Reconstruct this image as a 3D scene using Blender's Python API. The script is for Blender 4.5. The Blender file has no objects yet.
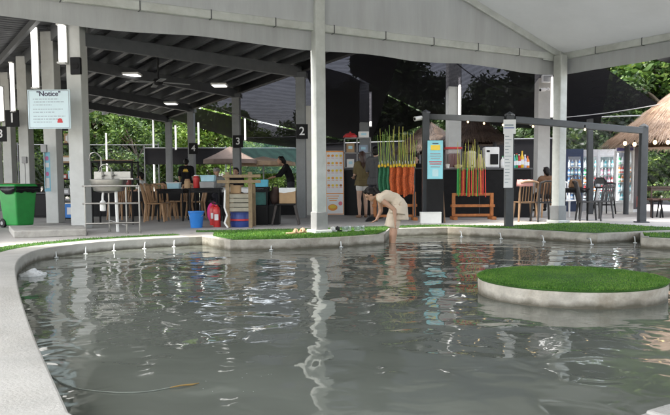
import bpy, bmesh, math, random
from mathutils import Vector, Matrix, noise
random.seed(7)
S = bpy.context.scene
COL = S.collection
PI = math.pi
V = Vector
# ---------------------------------------------------------------- camera model
F = 700.0; CX = 335.0; YP = 234.0; TH = math.atan(49/700.0); RO = math.radians(0.35); CZ = 0.97
fw = V((0, math.cos(TH), -math.sin(TH))); up = V((0, math.sin(TH), math.cos(TH))); rt = V((1, 0, 0))
def ray(px, py):
    xi, yi = (px-CX)/F, -(py-YP)/F
    xw = xi*math.cos(RO)+yi*math.sin(RO); yw = -xi*math.sin(RO)+yi*math.cos(RO)
    return fw + rt*xw + up*yw
def D(px, py, d):
    r = ray(px, py); return V((0, 0, CZ)) + r*(d/r.y)
def G(px, py, z=0.14):
    r = ray(px, py); return V((0, 0, CZ)) + r*((z-CZ)/r.z)
cam = bpy.data.cameras.new('camera'); co = bpy.data.objects.new('camera', cam); COL.objects.link(co)
rc = rt*math.cos(RO)-up*math.sin(RO); uc = rt*math.sin(RO)+up*math.cos(RO)
co.matrix_world = Matrix(((rc.x, uc.x, -fw.x, 0), (rc.y, uc.y, -fw.y, 0), (rc.z, uc.z, -fw.z, CZ), (0, 0, 0, 1)))
cam.sensor_width = 36; cam.lens = 36*F/670; cam.shift_y = (YP-207.5)/670; cam.clip_end = 2000; cam.clip_start = .05
S.camera = co
# ---------------------------------------------------------------- materials
def nodes(name):
    m = bpy.data.materials.new(name); m.use_nodes = True
    nt = m.node_tree; b = nt.nodes['Principled BSDF']; return m, nt, b
def N(nt, t, **k):
    n = nt.nodes.new(t)
    for a, v in k.items():
        if a.startswith('i_'): n.inputs[a[2:].replace('_', ' ')].default_value = v
        else: setattr(n, a, v)
    return n
MC = {}
def M(name, col, rough=.6, metal=0, var=.12, sc=6, bump=0, emit=0, bsc=None, stain=0, trl=0):
    if name in MC: return MC[name]
    m, nt, b = nodes(name); L = nt.links
    b.inputs['Roughness'].default_value = rough; b.inputs['Metallic'].default_value = metal
    tc = N(nt, 'ShaderNodeTexCoord')
    out = None
    c4 = (*col, 1)
    if var > 0:
        n = N(nt, 'ShaderNodeTexNoise', i_Scale=sc, i_Detail=6.0, i_Roughness=.65); L.new(tc.outputs['Object'], n.inputs['Vector'])
        r = N(nt, 'ShaderNodeMapRange'); r.inputs[1].default_value = .3; r.inputs[2].default_value = .7
        r.inputs[3].default_value = 1-var; r.inputs[4].default_value = 1+var; L.new(n.outputs['Fac'], r.inputs[0])
        mx = N(nt, 'ShaderNodeVectorMath', operation='SCALE'); mx.inputs[0].default_value = col; L.new(r.outputs[0], mx.inputs['Scale'])
        out = mx.outputs[0]
        if stain > 0:
            n2 = N(nt, 'ShaderNodeTexNoise', i_Scale=sc*.23, i_Detail=8.0, i_Roughness=.7, i_Distortion=.6); L.new(tc.outputs['Object'], n2.inputs['Vector'])
            r2 = N(nt, 'ShaderNodeMapRange'); r2.inputs[1].default_value = .48; r2.inputs[2].default_value = .66
            r2.inputs[3].default_value = 0; r2.inputs[4].default_value = stain; L.new(n2.outputs['Fac'], r2.inputs[0])
            mm = N(nt, 'ShaderNodeMix', data_type='RGBA'); L.new(r2.outputs[0], mm.inputs[0]); L.new(out, mm.inputs[6])
            mm.inputs[7].default_value = (col[0]*.42, col[1]*.36, col[2]*.28, 1); out = mm.outputs[2]
        L.new(out, b.inputs['Base Color'])
    else: b.inputs['Base Color'].default_value = c4
    if bump > 0:
        nb = N(nt, 'ShaderNodeTexNoise', i_Scale=bsc or sc*6, i_Detail=5.0); L.new(tc.outputs['Object'], nb.inputs['Vector'])
        bp = N(nt, 'ShaderNodeBump', i_Strength=bump, i_Distance=.01); L.new(nb.outputs['Fac'], bp.inputs['Height']); L.new(bp.outputs[0], b.inputs['Normal'])
    if max(col) < .03: b.inputs['Specular IOR Level'].default_value = .2
    if emit: b.inputs['Emission Color'].default_value = c4; b.inputs['Emission Strength'].default_value = emit
    if trl:
        t = N(nt, 'ShaderNodeBsdfTranslucent')
        if out: L.new(out, t.inputs['Color'])
        else: t.inputs['Color'].default_value = c4
        x = N(nt, 'ShaderNodeMixShader', i_Fac=trl); L.new(b.outputs[0], x.inputs[1]); L.new(t.outputs[0], x.inputs[2])
        L.new(x.outputs[0], nt.nodes['Material Output'].inputs[0])
    MC[name] = m; return m
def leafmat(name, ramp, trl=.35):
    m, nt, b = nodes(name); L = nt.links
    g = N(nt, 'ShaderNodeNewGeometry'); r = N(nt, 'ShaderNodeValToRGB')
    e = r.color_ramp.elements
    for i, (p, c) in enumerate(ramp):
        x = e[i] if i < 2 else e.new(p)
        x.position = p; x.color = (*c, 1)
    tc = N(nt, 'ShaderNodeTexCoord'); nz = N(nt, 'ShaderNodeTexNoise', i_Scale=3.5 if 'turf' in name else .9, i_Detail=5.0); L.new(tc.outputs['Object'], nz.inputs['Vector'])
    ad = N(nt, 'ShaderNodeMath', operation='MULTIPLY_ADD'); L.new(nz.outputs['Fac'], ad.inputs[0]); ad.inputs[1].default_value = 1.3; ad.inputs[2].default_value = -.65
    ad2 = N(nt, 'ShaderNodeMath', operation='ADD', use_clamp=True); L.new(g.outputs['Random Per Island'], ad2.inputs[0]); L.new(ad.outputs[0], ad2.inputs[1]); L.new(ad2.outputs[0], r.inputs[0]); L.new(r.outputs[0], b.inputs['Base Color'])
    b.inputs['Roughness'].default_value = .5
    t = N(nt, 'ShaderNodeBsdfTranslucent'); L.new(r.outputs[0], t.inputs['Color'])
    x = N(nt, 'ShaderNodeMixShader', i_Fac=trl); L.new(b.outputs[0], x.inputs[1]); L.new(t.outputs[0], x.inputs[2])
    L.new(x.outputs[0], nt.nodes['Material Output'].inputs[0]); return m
def netmat(name, col, alpha, sc=60):
    m, nt, b = nodes(name); L = nt.links
    b.inputs['Base Color'].default_value = (*col, 1); b.inputs['Roughness'].default_value = .9; b.inputs['Specular IOR Level'].default_value = .08
    tc = N(nt, 'ShaderNodeTexCoord'); n = N(nt, 'ShaderNodeTexNoise', i_Scale=1.3, i_Detail=4.0); L.new(tc.outputs['Object'], n.inputs['Vector'])
    w = N(nt, 'ShaderNodeTexWave', i_Scale=2.0, i_Distortion=5, i_Detail=3.0, bands_direction='DIAGONAL'); L.new(tc.outputs['Object'], w.inputs['Vector'])
    a = N(nt, 'ShaderNodeMath', operation='ADD'); L.new(n.outputs['Fac'], a.inputs[0]); L.new(w.outputs['Fac'], a.inputs[1])
    r = N(nt, 'ShaderNodeMapRange'); r.inputs[1].default_value = .2; r.inputs[2].default_value = 1.6; r.inputs[3].default_value = 1-alpha*.75; r.inputs[4].default_value = 1-alpha*1.15
    L.new(a.outputs[0], r.inputs[0])
    t = N(nt, 'ShaderNodeBsdfTransparent'); t.inputs[0].default_value = (.9, .88, 1, 1); x = N(nt, 'ShaderNodeMixShader'); L.new(r.outputs[0], x.inputs[0]); L.new(t.outputs[0], x.inputs[1]); L.new(b.outputs[0], x.inputs[2])
    L.new(x.outputs[0], nt.nodes['Material Output'].inputs[0]); return m
def glassmat(name, tint=(.9, .95, .95), gl=.1):
    m, nt, b = nodes(name); L = nt.links
    t = N(nt, 'ShaderNodeBsdfTransparent'); t.inputs[0].default_value = (*tint, 1)
    g = N(nt, 'ShaderNodeBsdfGlossy'); g.inputs['Roughness'].default_value = .05
    x = N(nt, 'ShaderNodeMixShader', i_Fac=gl); L.new(t.outputs[0], x.inputs[1]); L.new(g.outputs[0], x.inputs[2])
    L.new(x.outputs[0], nt.nodes['Material Output'].inputs[0]); return m

CONC = M('pool concrete', (.40, .385, .35), .85, var=.22, sc=5, bump=.5, bsc=60, stain=.6)
RIM = M('painted rim concrete', (.42, .41, .385), .8, var=.2, sc=4, bump=.5, bsc=70, stain=.45)
PAVE = M('deck concrete', (.42, .405, .38), .8, var=.13, sc=1.2, bump=.25, bsc=40, stain=.35)
COLM = M('column grey paint', (.52, .53, .51), .6, var=.08, sc=4, stain=.15)
WCOL = M('pale column paint', (.56, .56, .53), .6, var=.07, sc=4, stain=.2)
TCOL = M('tent aluminium', (.46, .485, .47), .5, metal=.2, var=.12, sc=5, stain=.3, bump=.1)
STEEL = M('dark steel', (.085, .09, .095), .5, metal=.3, var=.15, sc=5)
MIDST = M('grey steel', (.2, .21, .215), .5, metal=.3, var=.1, sc=5)
BLK = M('black paint', (.009, .009, .010), .55, var=.25, sc=8)
BLKP = M('black plastic', (.009, .009, .010), .4, var=.2, sc=8)
CHAR = M('charcoal pergola paint', (.05, .055, .06), .45, metal=.2, var=.15, sc=6)
SS = M('stainless steel', (.30, .295, .275), .33, metal=1, var=.12, sc=9)
GALV = M('galvanised roof sheet', (.15, .155, .16), .45, metal=.6, var=.4, sc=1.5)
FAB = M('white tent fabric', (.355, .37, .373), .5, var=.06, sc=1.2, stain=.15, trl=.08, bump=.6, bsc=2.5)
FABG = M('white tent wall fabric', (.335, .35, .355), .5, var=.10, sc=1.0, stain=.18, trl=.10, bump=.8, bsc=2.5)
WHITE = M('white plastic', (.78, .78, .76), .45, var=.05)
PAPER = M('white paper', (.82, .83, .84), .7, var=.04)
WOODO = M('orange stained wood', (.42, .15, .04), .5, var=.25, sc=14)
WOODT = M('weathered tan wood', (.24, .175, .10), .7, var=.25, sc=14)
WOODB = M('brown wood', (.2, .12, .065), .6, var=.25, sc=12)
TAN = M('tan plastic chair', (.42, .25, .13), .45, var=.14, sc=10)
CARD = M('cardboard', (.45, .3, .17), .8, var=.1)
RED = M('red plastic', (.55, .03, .03), .35, var=.1)
BLUE = M('blue plastic', (.02, .2, .62), .4, var=.08)
LBLUE = M('light blue plastic', (.42, .68, .78), .4, var=.08)
GREENB = M('bin green plastic', (.02, .27, .05), .38, var=.12, sc=5, stain=.15)
GREY = M('grey plastic', (.3, .3, .3), .5, var=.12)
LEDM = M('led tube light', (1, .98, .95), .4, var=0, emit=.4)
WARM = M('warm bulb', (1, .72, .35), .4, var=0, emit=.8)
SKIN = M('skin', (.46, .27, .18), .5, var=.06, sc=8)
SKIN2 = M('fair skin', (.56, .36, .26), .5, var=.06, sc=8)
HAIR = M('black hair', (.012, .010, .009), .4, var=.3, sc=30, bump=.3, bsc=120)
HAIRB = M('brown hair', (.05, .022, .014), .4, var=.3, sc=30, bump=.3, bsc=120)
# ---------------------------------------------------------------- mesh builder
def frame(d):
    d = d.normalized(); a = V((0, 0, 1)) if abs(d.z) < .95 else V((1, 0, 0))
    x = a.cross(d).normalized(); y = d.cross(x); return x, y
class MB:
    def __init__(s): s.v = []; s.f = []; s.m = []; s.cm = 0
    def add(s, vs, fs):
        o = len(s.v); s.v += [V(v) for v in vs]
        for f in fs: s.f.append([i+o for i in f]); s.m.append(s.cm)
        return s
    def box(s, c, z, rz=0, mat=None):
        R = mat or Matrix.Rotation(rz, 3, 'Z'); c = V(c)
        vs = [c+R @ V((z[0]*i/2, z[1]*j/2, z[2]*k/2)) for i in (-1, 1) for j in (-1, 1) for k in (-1, 1)]
        return s.add(vs, [(0, 1, 3, 2), (4, 6, 7, 5), (0, 4, 5, 1), (2, 3, 7, 6), (0, 2, 6, 4), (1, 5, 7, 3)])
    def beam(s, p0, p1, w, h):
        p0, p1 = V(p0), V(p1); d = (p1-p0); L = d.length; d.normalize()
        x, y = frame(d); R = Matrix((x, y, d)).transposed()
        return s.box((p0+p1)/2, (w, h, L), mat=R)
    def tube(s, p0, p1, r0, r1=None, n=8, cap=True):
        r1 = r0 if r1 is None else r1; return s.path([p0, p1], [r0, r1], n, cap)
    def path(s, pts, r, n=6, cap=True):
        pts = [V(p) for p in pts]; rs = r if isinstance(r, (list, tuple)) else [r]*len(pts)
        vs = []; fs = []; px = None
        for i, p in enumerate(pts):
            d = (pts[min(i+1, len(pts)-1)]-pts[max(i-1, 0)])
            if px is None: x, y = frame(d)
            else:
                dn = d.normalized(); x = (px-dn*px.dot(dn)).normalized(); y = dn.cross(x)
            px = x
            for k in range(n):
                a = 2*PI*k/n; vs.append(p+(x*math.cos(a)+y*math.sin(a))*rs[i])
        for i in range(len(pts)-1):
            for k in range(n):
                a, b = i*n+k, i*n+(k+1) % n; fs.append((a, b, b+n, a+n))
        if cap: fs.append(tuple(range(n))[::-1]); fs.append(tuple((len(pts)-1)*n+k for k in range(n)))
        return s.add(vs, fs)
    def lathe(s, prof, c=(0, 0, 0), n=20, cap=True):
        c = V(c); vs = []; fs = []
        for r, z in prof:
            for k in range(n): a = 2*PI*k/n; vs.append(c+V((r*math.cos(a), r*math.sin(a), z)))
        for i in range(len(prof)-1):
            for k in range(n):
                a, b = i*n+k, i*n+(k+1) % n; fs.append((a, b, b+n, a+n))
        if cap: fs.append(tuple(range(n))[::-1]); fs.append(tuple((len(prof)-1)*n+k for k in range(n)))
        return s.add(vs, fs)
    def ell(s, c, r, R=None, n=12, m=8):
        c = V(c); r = r if isinstance(r, (tuple, list)) else (r, r, r); R = R or Matrix.Identity(3)
        vs = [c+R @ V((0, 0, -r[2]))]; fs = []
        for i in range(1, m):
            t = -PI/2+PI*i/m
            for k in range(n):
                a = 2*PI*k/n; vs.append(c+R @ V((r[0]*math.cos(t)*math.cos(a), r[1]*math.cos(t)*math.sin(a), r[2]*math.sin(t))))
        vs.append(c+R @ V((0, 0, r[2]))); e = len(vs)-1
        for k in range(n): fs.append((0, 1+(k+1) % n, 1+k)); fs.append((e, e-n+k, e-n+(k+1) % n))
        for i in range(m-2):
            for k in range(n):
                a, b = 1+i*n+k, 1+i*n+(k+1) % n; fs.append((a, b, b+n, a+n))
        return s.add(vs, fs)
    def cap(s, p0, p1, r0, r1=None, n=10):
        r1 = r0 if r1 is None else r1
        s.tube(p0, p1, r0, r1, n); s.ell(p0, r0*.99, n=n); s.ell(p1, r1*.99, n=n); return s
    def prism(s, poly, z0, z1):
        n = len(poly); o = len(s.v)
        s.v += [V((p[0], p[1], z0)) for p in poly]+[V((p[0], p[1], z1)) for p in poly]
        for i in range(n):
            j = (i+1) % n; s.f.append([o+i, o+j, o+n+j, o+n+i]); s.m.append(s.cm)
        s.f.append([o+i for i in range(n)][::-1]); s.f.append([o+n+i for i in range(n)]); s.m += [s.cm]*2
        return s
    def quad(s, a, b, c, d): return s.add([a, b, c, d], [(0, 1, 2, 3)])
    def build(s, name, mat, parent=None, loc=None, smooth=False, bevel=0, tri=False):
        me = bpy.data.meshes.new(name); me.from_pydata([tuple(v) for v in s.v], [], s.f)
        mats = mat if isinstance(mat, (list, tuple)) else [mat]
        for x in mats: me.materials.append(x)
        if len(mats) > 1: me.polygons.foreach_set('material_index', s.m)
        bm = bmesh.new(); bm.from_mesh(me)
        if tri: bmesh.ops.triangulate(bm, faces=[f for f in bm.faces if len(f.verts) > 4])
        if len(bm.faces) < 20000: bmesh.ops.recalc_face_normals(bm, faces=bm.faces)
        bm.to_mesh(me); bm.free()
        return link(name, me, parent, loc, smooth, bevel)
def link(name, me, parent=None, loc=None, smooth=False, bevel=0):
    o = bpy.data.objects.new(name, me); COL.objects.link(o)
    if parent: o.parent = parent
    if loc is not None: o.location = loc
    if smooth:
        me.polygons.foreach_set('use_smooth', [True]*len(me.polygons))
        if smooth == 'auto':
            try: me.set_sharp_from_angle(angle=math.radians(35))
            except Exception: pass
    if bevel:
        b = o.modifiers.new('bevel', 'BEVEL'); b.width = bevel; b.segments = 2; b.limit_method = 'ANGLE'; b.angle_limit = math.radians(40)
    return o
def tag(o, label, cat, group=None):
    o['label'] = label; o['category'] = cat
    if group: o['group'] = group
    return o
def thing(name, label, cat, loc=(0, 0, 0), rz=0, group=None):
    o = bpy.data.objects.new(name, None); COL.objects.link(o); o.location = loc; o.rotation_euler = (0, 0, rz); o.empty_display_size = .1
    return tag(o, label, cat, group)
def struct(o, kind='structure'): o['kind'] = kind; return o
def dup(root, loc, rz=0, label=None, group=None, scale=None):
    def cp(o, p):
        c = o.copy(); COL.objects.link(c)
        if p: c.parent = p
        for ch in o.children: cp(ch, c)
        return c
    r = cp(root, None); r.location = loc; r.rotation_euler = (0, 0, rz)
    if label: r['label'] = label
    if group: r['group'] = group
    if scale: r.scale = (scale,)*3 if not isinstance(scale, tuple) else scale
    return r
def text_mesh(body, size, bold=0.0, extr=.002):
    c = bpy.data.curves.new('t', 'FONT'); c.body = body; c.size = size; c.align_x = 'CENTER'; c.align_y = 'CENTER'; c.extrude = extr; c.offset = bold*size
    o = bpy.data.objects.new('t', c); COL.objects.link(o)
    me = bpy.data.meshes.new_from_object(o.evaluated_get(bpy.context.evaluated_depsgraph_get()))
    bpy.data.objects.remove(o); bpy.data.curves.remove(c); return me
def text(body, size, mat, parent, pos, bold=0., name='lettering'):
    """upright lettering facing -Y in the parent's frame"""
    me = text_mesh(body, size, bold)
    me.transform(Matrix.Translation(V(pos)) @ Matrix.Rotation(PI/2, 4, 'X')); me.materials.clear(); me.materials.append(mat)
    return link(name, me, parent)
def remesh(mb, name, mat, parent, voxel=.012, it=3):
    me = bpy.data.meshes.new(name); me.from_pydata([tuple(v) for v in mb.v], [], mb.f)
    o = bpy.data.objects.new(name, me); COL.objects.link(o)
    r = o.modifiers.new('r', 'REMESH'); r.mode = 'VOXEL'; r.voxel_size = voxel
    s = o.modifiers.new('s', 'SMOOTH'); s.iterations = it; s.factor = .5
    m2 = bpy.data.meshes.new_from_object(o.evaluated_get(bpy.context.evaluated_depsgraph_get()))
    bpy.data.objects.remove(o); bpy.data.meshes.remove(me)
    m2.name = name; m2.materials.clear(); m2.materials.append(mat)
    return link(name, m2, parent, smooth=True)

for _n in FABG.node_tree.nodes[:]:
    if _n.type == 'TEX_NOISE':
        _m = FABG.node_tree.nodes.new('ShaderNodeMapping'); _m.inputs['Scale'].default_value = (4, 4, .45)
        _l = _n.inputs['Vector'].links[0]; FABG.node_tree.links.new(_l.from_socket, _m.inputs[0]); FABG.node_tree.links.new(_m.outputs[0], _n.inputs['Vector'])
# ================================================================ world, sun
w = bpy.data.worlds.new('World'); S.world = w; w.use_nodes = True
wn = w.node_tree; sky = wn.nodes.new('ShaderNodeTexSky'); sky.sky_type = 'NISHITA'; sky.sun_disc = False
SUN_EL, SUN_AZ = math.radians(60), math.radians(-112)      # azimuth clockwise from +Y (north)
sky.sun_elevation = SUN_EL; sky.sun_rotation = SUN_AZ; sky.dust_density = 4.0; sky.air_density = 1.0; sky.ozone_density = .6
hs = wn.nodes.new('ShaderNodeHueSaturation'); hs.inputs['Saturation'].default_value = .38; wn.links.new(sky.outputs[0], hs.inputs['Color']); wn.links.new(hs.outputs[0], wn.nodes['Background'].inputs[0]); wn.nodes['Background'].inputs[1].default_value = .15
sl = bpy.data.lights.new('sun', 'SUN'); sl.energy = 1.2; sl.angle = math.radians(10.0); sl.color = (1, .94, .84)
so = bpy.data.objects.new('sun', sl); COL.objects.link(so)
sdir = V((math.sin(SUN_AZ)*math.cos(SUN_EL), math.cos(SUN_AZ)*math.cos(SUN_EL), math.sin(SUN_EL)))
so.rotation_euler = sdir.to_track_quat('Z', 'Y').to_euler()
S.view_settings.view_transform = 'Standard'; S.view_settings.look = 'None'; S.view_settings.gamma = 1; S.view_settings.exposure = 2.6
S.cycles.max_bounces = 8; S.cycles.transparent_max_bounces = 16; S.cycles.use_denoising = True
try: S.cycles.caustics_reflective = False
except Exception: pass
# ================================================================ ground, pool
DK = .14
px_left = [(68, 415), (52, 380), (43.5, 361), (35, 342), (28.5, 324), (23.5, 309), (19, 294), (16.5, 281), (15, 269), (17, 262), (21, 257.6), (28, 253.4), (37.6, 250.3), (52, 247.6), (70, 245.4), (90, 243.2), (113, 241.2), (150, 239), (202, 236.5)]
left = [G(*p) for p in px_left]
plat = [G(230, 241.4), G(290, 240.2), G(338, 238.2), G(384, 235)]
back = [G(389, 229.2), G(447.5, 227.6), G(529, 231), G(577, 234), G(597, 234.8), G(640, 232.6), G(641, 238.4), G(672, 240)]
tail = [V((9.5, 9.2, DK)), V((11, 6.5, DK)), V((7, 4.6, DK)), V((3.2, 3.5, DK)), V((1.7, 2.85, DK)), V((1.12, 2.48, DK)), V((.6, 2.1, DK)), V((0, 1.95, DK)), V((-.6, 2.12, DK))]
def smooth_open(pts, it=2):
    for _ in range(it):
        o = [pts[0]]
        for a, b in zip(pts[:-1], pts[1:]): o += [a*.75+b*.25, a*.25+b*.75]
        o.append(pts[-1]); pts = o
    return pts
left = smooth_open(left, 1)
pool = [V((p.x, p.y, DK)) for p in left+plat+back+tail]
def ring(outer, inner, z):
    bm = bmesh.new()
    for loop in (outer, inner):
        vs = [bm.verts.new((p[0], p[1], z)) for p in loop]
        for i in range(len(vs)): bm.edges.new((vs[i], vs[(i+1) % len(vs)]))
    bmesh.ops.triangle_fill(bm, edges=bm.edges[:], use_beauty=True)
    for f in bm.faces:
        if f.normal.z < 0: f.normal_flip()
    return bm
def from_bm(name, bm, mat, **k):
    me = bpy.data.meshes.new(name); bm.to_mesh(me); bm.free(); me.materials.append(mat); return link(name, me, **k)
GRND = M('ground earth', (.16, .15, .10), .95, var=.3, sc=.6, bump=.3)
R_ = 600
g1 = from_bm('ground', ring([(-R_, -R_), (R_, -R_), (R_, R_), (-R_, R_)], [(-26, -12), (26, -12), (26, 33), (-26, 33)], DK-.02), GRND); struct(g1)
g2 = from_bm('pavement', ring([(-26, -12), (26, -12), (26, 33), (-26, 33)], pool, DK), PAVE); struct(g2)
wb = MB()
WALLM = M('pool wall stained concrete', (.36, .35, .30), .85, var=.3, sc=4, bump=.6, bsc=45, stain=.8)
n = len(pool)
for i in range(n):
    a, b = pool[i], pool[(i+1) % n]
    wb.quad((a.x, a.y, DK), (b.x, b.y, DK), (b.x, b.y, -.45), (a.x, a.y, -.45))
o = wb.build('pool_wall', WALLM); tag(o, 'low stained concrete wall running round the water of the pool', 'pool wall')
# pool floor and water
m, nt, b = nodes('pool floor'); FLOOR = M('pool bed', (.2, .2, .17), .9, var=.25, sc=2)
fb = MB(); fb.prism([(p.x, p.y) for p in pool], -.5, -.46); struct(fb.build('pool_floor', FLOOR, tri=True))
m, nt, b = nodes('pool water'); L = nt.links
b.inputs['Roughness'].default_value = .035; b.inputs['IOR'].default_value = 1.36
tc = N(nt, 'ShaderNodeTexCoord')
n0 = N(nt, 'ShaderNodeTexNoise', i_Scale=.55, i_Detail=3.0); L.new(tc.outputs['Object'], n0.inputs['Vector'])
r0 = N(nt, 'ShaderNodeValToRGB'); r0.color_ramp.elements[0].color = (.116, .127, .108, 1); r0.color_ramp.elements[1].color = (.168, .182, .158, 1)
r0.color_ramp.elements[0].position = .32; r0.color_ramp.elements[1].position = .68
L.new(n0.outputs['Fac'], r0.inputs[0]); L.new(r0.outputs[0], b.inputs['Base Color'])
mp = N(nt, 'ShaderNodeMapping'); mp.inputs['Scale'].default_value = (1, 1, 1); L.new(tc.outputs['Object'], mp.inputs[0])
a1 = N(nt, 'ShaderNodeTexNoise', i_Scale=1.45, i_Detail=.6, i_Distortion=.8); L.new(mp.outputs[0], a1.inputs['Vector'])
a2 = N(nt, 'ShaderNodeTexNoise', i_Scale=4.6, i_Detail=1.2, i_Distortion=.9); L.new(mp.outputs[0], a2.inputs['Vector'])
a3 = N(nt, 'ShaderNodeTexNoise', i_Scale=22.0, i_Detail=2.0); L.new(mp.outputs[0], a3.inputs['Vector'])
q = N(nt, 'ShaderNodeMath', operation='MULTIPLY'); q.inputs[1].default_value = .15; L.new(a2.outputs['Fac'], q.inputs[0])
q3 = N(nt, 'ShaderNodeMath', operation='MULTIPLY'); q3.inputs[1].default_value = .006; L.new(a3.outputs['Fac'], q3.inputs[0])
s1 = N(nt, 'ShaderNodeMath', operation='ADD'); L.new(a1.outputs['Fac'], s1.inputs[0]); L.new(q.outputs[0], s1.inputs[1])
s2 = N(nt, 'ShaderNodeMath', operation='ADD'); L.new(s1.outputs[0], s2.inputs[0]); L.new(q3.outputs[0], s2.inputs[1])
bp = N(nt, 'ShaderNodeBump', i_Strength=1.0, i_Distance=.03); L.new(s2.outputs[0], bp.inputs['Height']); L.new(bp.outputs[0], b.inputs['Normal'])
WATER = m
fb = MB(); c = V((0, 0, 0))
fb.add([(p.x, p.y, 0) for p in pool], [tuple(range(n))]); wo = fb.build('water', WATER, tri=True); struct(wo)
for p in wo.data.polygons:
    if p.normal.z < 0: p.flip()
def waterline(m):
    nt = m.node_tree; L = nt.links; b_ = nt.nodes['Principled BSDF']; src = b_.inputs['Base Color'].links[0].from_socket
    tc = N(nt, 'ShaderNodeTexCoord'); sp = N(nt, 'ShaderNodeSeparateXYZ'); L.new(tc.outputs['Object'], sp.inputs[0]); nz = N(nt, 'ShaderNodeTexNoise', i_Scale=7.0, i_Detail=6.0); L.new(tc.outputs['Object'], nz.inputs['Vector'])
    a = N(nt, 'ShaderNodeMath', operation='MULTIPLY_ADD'); L.new(nz.outputs['Fac'], a.inputs[0]); a.inputs[1].default_value = -.09; L.new(sp.outputs['Z'], a.inputs[2])
    r = N(nt, 'ShaderNodeMapRange'); r.inputs[1].default_value = -.03; r.inputs[2].default_value = .02; r.inputs[3].default_value = .85; r.inputs[4].default_value = 0; L.new(a.outputs[0], r.inputs[0])
    mm = N(nt, 'ShaderNodeMix', data_type='RGBA'); L.new(r.outputs[0], mm.inputs[0]); L.new(src, mm.inputs[6]); mm.inputs[7].default_value = (.06, .052, .03, 1); L.new(mm.outputs[2], b_.inputs['Base Color'])
CONCW = M('wet edge concrete', (.42, .395, .345), .85, var=.25, sc=5, bump=.5, bsc=60, stain=.6); RIMW = M('painted rim with waterline', (.44, .43, .40), .8, var=.12, sc=3, bump=.4, bsc=70, stain=.25)
waterline(CONCW); waterline(RIMW)
# rim coping along the left and far-left edge
def offset(pts, d):
    o = []
    for i, p in enumerate(pts):
        t = (pts[min(i+1, len(pts)-1)]-pts[max(i-1, 0)]); nn = V((-t.y, t.x, 0)).normalized(); o.append(p+nn*d)
    return o
rp = [V((-.05, 1.95, DK)), V((-.6, 2.12, DK))]+left[:-1]
def strip(name, i_, o_, z0, z1, mat, bevel=0):
    mb = MB(); k = len(i_); vs = []
    for a, bb in zip(i_, o_): vs += [(a.x, a.y, z0), (a.x, a.y, z1), (bb.x, bb.y, z1), (bb.x, bb.y, z0)]
    fs = []
    for j in range(k-1):
        for q in range(4): a = j*4+q; b2 = j*4+(q+1) % 4; fs.append((a, b2, b2+4, a+4))
    fs += [(0, 1, 2, 3), tuple((k-1)*4+q for q in range(4))]
    mb.add(vs, fs); return mb.build(name, mat, bevel=bevel)
o = strip('pool_coping', offset(rp, -.004), offset(rp, .37), -.02, DK+.012, RIMW, bevel=.012)
tag(o, 'broad pale painted coping curving along the left side of the pool', 'coping')
o = strip('pool_coping', [p for p in offset([V(p) for p in ((1.12, 2.48, 0), (1.7, 2.85, 0), (3.2, 3.5, 0), (7, 4.6, 0))], .004)], offset([V(p) for p in ((1.12, 2.48, 0), (1.7, 2.85, 0), (3.2, 3.5, 0), (7, 4.6, 0))], -.3), -.02, DK+.012, RIM, bevel=.012)
tag(o, 'end of pale coping just showing in the bottom right corner', 'coping')
# ---------------------------------------------------------------- artificial turf (base sheet + blades)
TURFB = M('turf backing', (.04, .11, .016), .95, var=.35, sc=9)
BLADE = leafmat('turf blades', [(0, (.03, .11, .010)), (.45, (.085, .23, .02)), (.8, (.14, .31, .035)), (1, (.22, .35, .06))], .3)
def inpoly(x, y, P):
    c = False; j = len(P)-1
    for i in range(len(P)):
        if (P[i][1] > y) != (P[j][1] > y) and x < (P[j][0]-P[i][0])*(y-P[i][1])/(P[j][1]-P[i][1])+P[i][0]: c = not c
        j = i
    return c
def blades(name, poly, z, dens, h, wd, parent=None):
    xs = [p[0] for p in poly]; ys = [p[1] for p in poly]; A = (max(xs)-min(xs))*(max(ys)-min(ys)); vs = []; fs = []
    rnd = random.Random(len(poly)*7+int(dens))
    for _ in range(int(A*dens)):
        x = rnd.uniform(min(xs), max(xs)); y = rnd.uniform(min(ys), max(ys))
        if not inpoly(x, y, poly): continue
        a = rnd.uniform(0, PI); hh = h*rnd.uniform(.6, 1.25); dx, dy = math.cos(a)*wd/2, math.sin(a)*wd/2
        lx, ly = rnd.gauss(0, .35)*hh, rnd.gauss(0, .35)*hh; k = len(vs)
        vs += [(x-dx, y-dy, z), (x+dx, y+dy, z), (x+lx, y+ly, z+hh)]; fs.append((k, k+1, k+2))
    me = bpy.data.meshes.new(name); me.from_pydata(vs, [], fs); me.materials.append(BLADE)
    return link(name, me, parent)
def turf(name, poly, z, dens, h, wd):
    mb = MB(); mb.prism(poly, z-.02, z+.008); struct(mb.build('turf', TURFB, tri=True))
    struct(blades('grass', poly, z+.006, dens, h, wd), 'stuff')
xy = lambda L_: [(p.x, p.y) for p in L_]
tp = left[6:-1]                                     # strip beyond the coping
ins = offset(tp, .375); outs = offset(tp, .72)
outs = [p if p.x > -9 else p for p in outs]
turf('turf', xy(ins)+xy(outs)[::-1], DK+.004, 1300, .02, .012)
pp = [G(203, 236.4)]+plat
ins_p = [pp[0]+V((.16, .05, 0))]+[pp[1]+V((.1, .1, 0))]+[p+V((0, .09, 0)) for p in pp[2:4]]+[pp[4]+V((-.12, .1, 0))]
turf('turf', xy(ins_p)+[(G(386, 231).x, G(386, 231).y), (G(300, 231.3).x, G(300, 231.3).y), (G(214, 233).x, G(214, 233).y)], DK+.006, 2200, .022, .013)
turf('turf', xy([G(196, 232.3), G(300, 230.9), G(386, 230.4), G(389, 228.2), G(447, 226.6), G(500, 228.4), G(500, 226.2), G(430, 225.2), G(300, 229.3), G(196, 231)]), DK+.004, 900, .018, .014)
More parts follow.
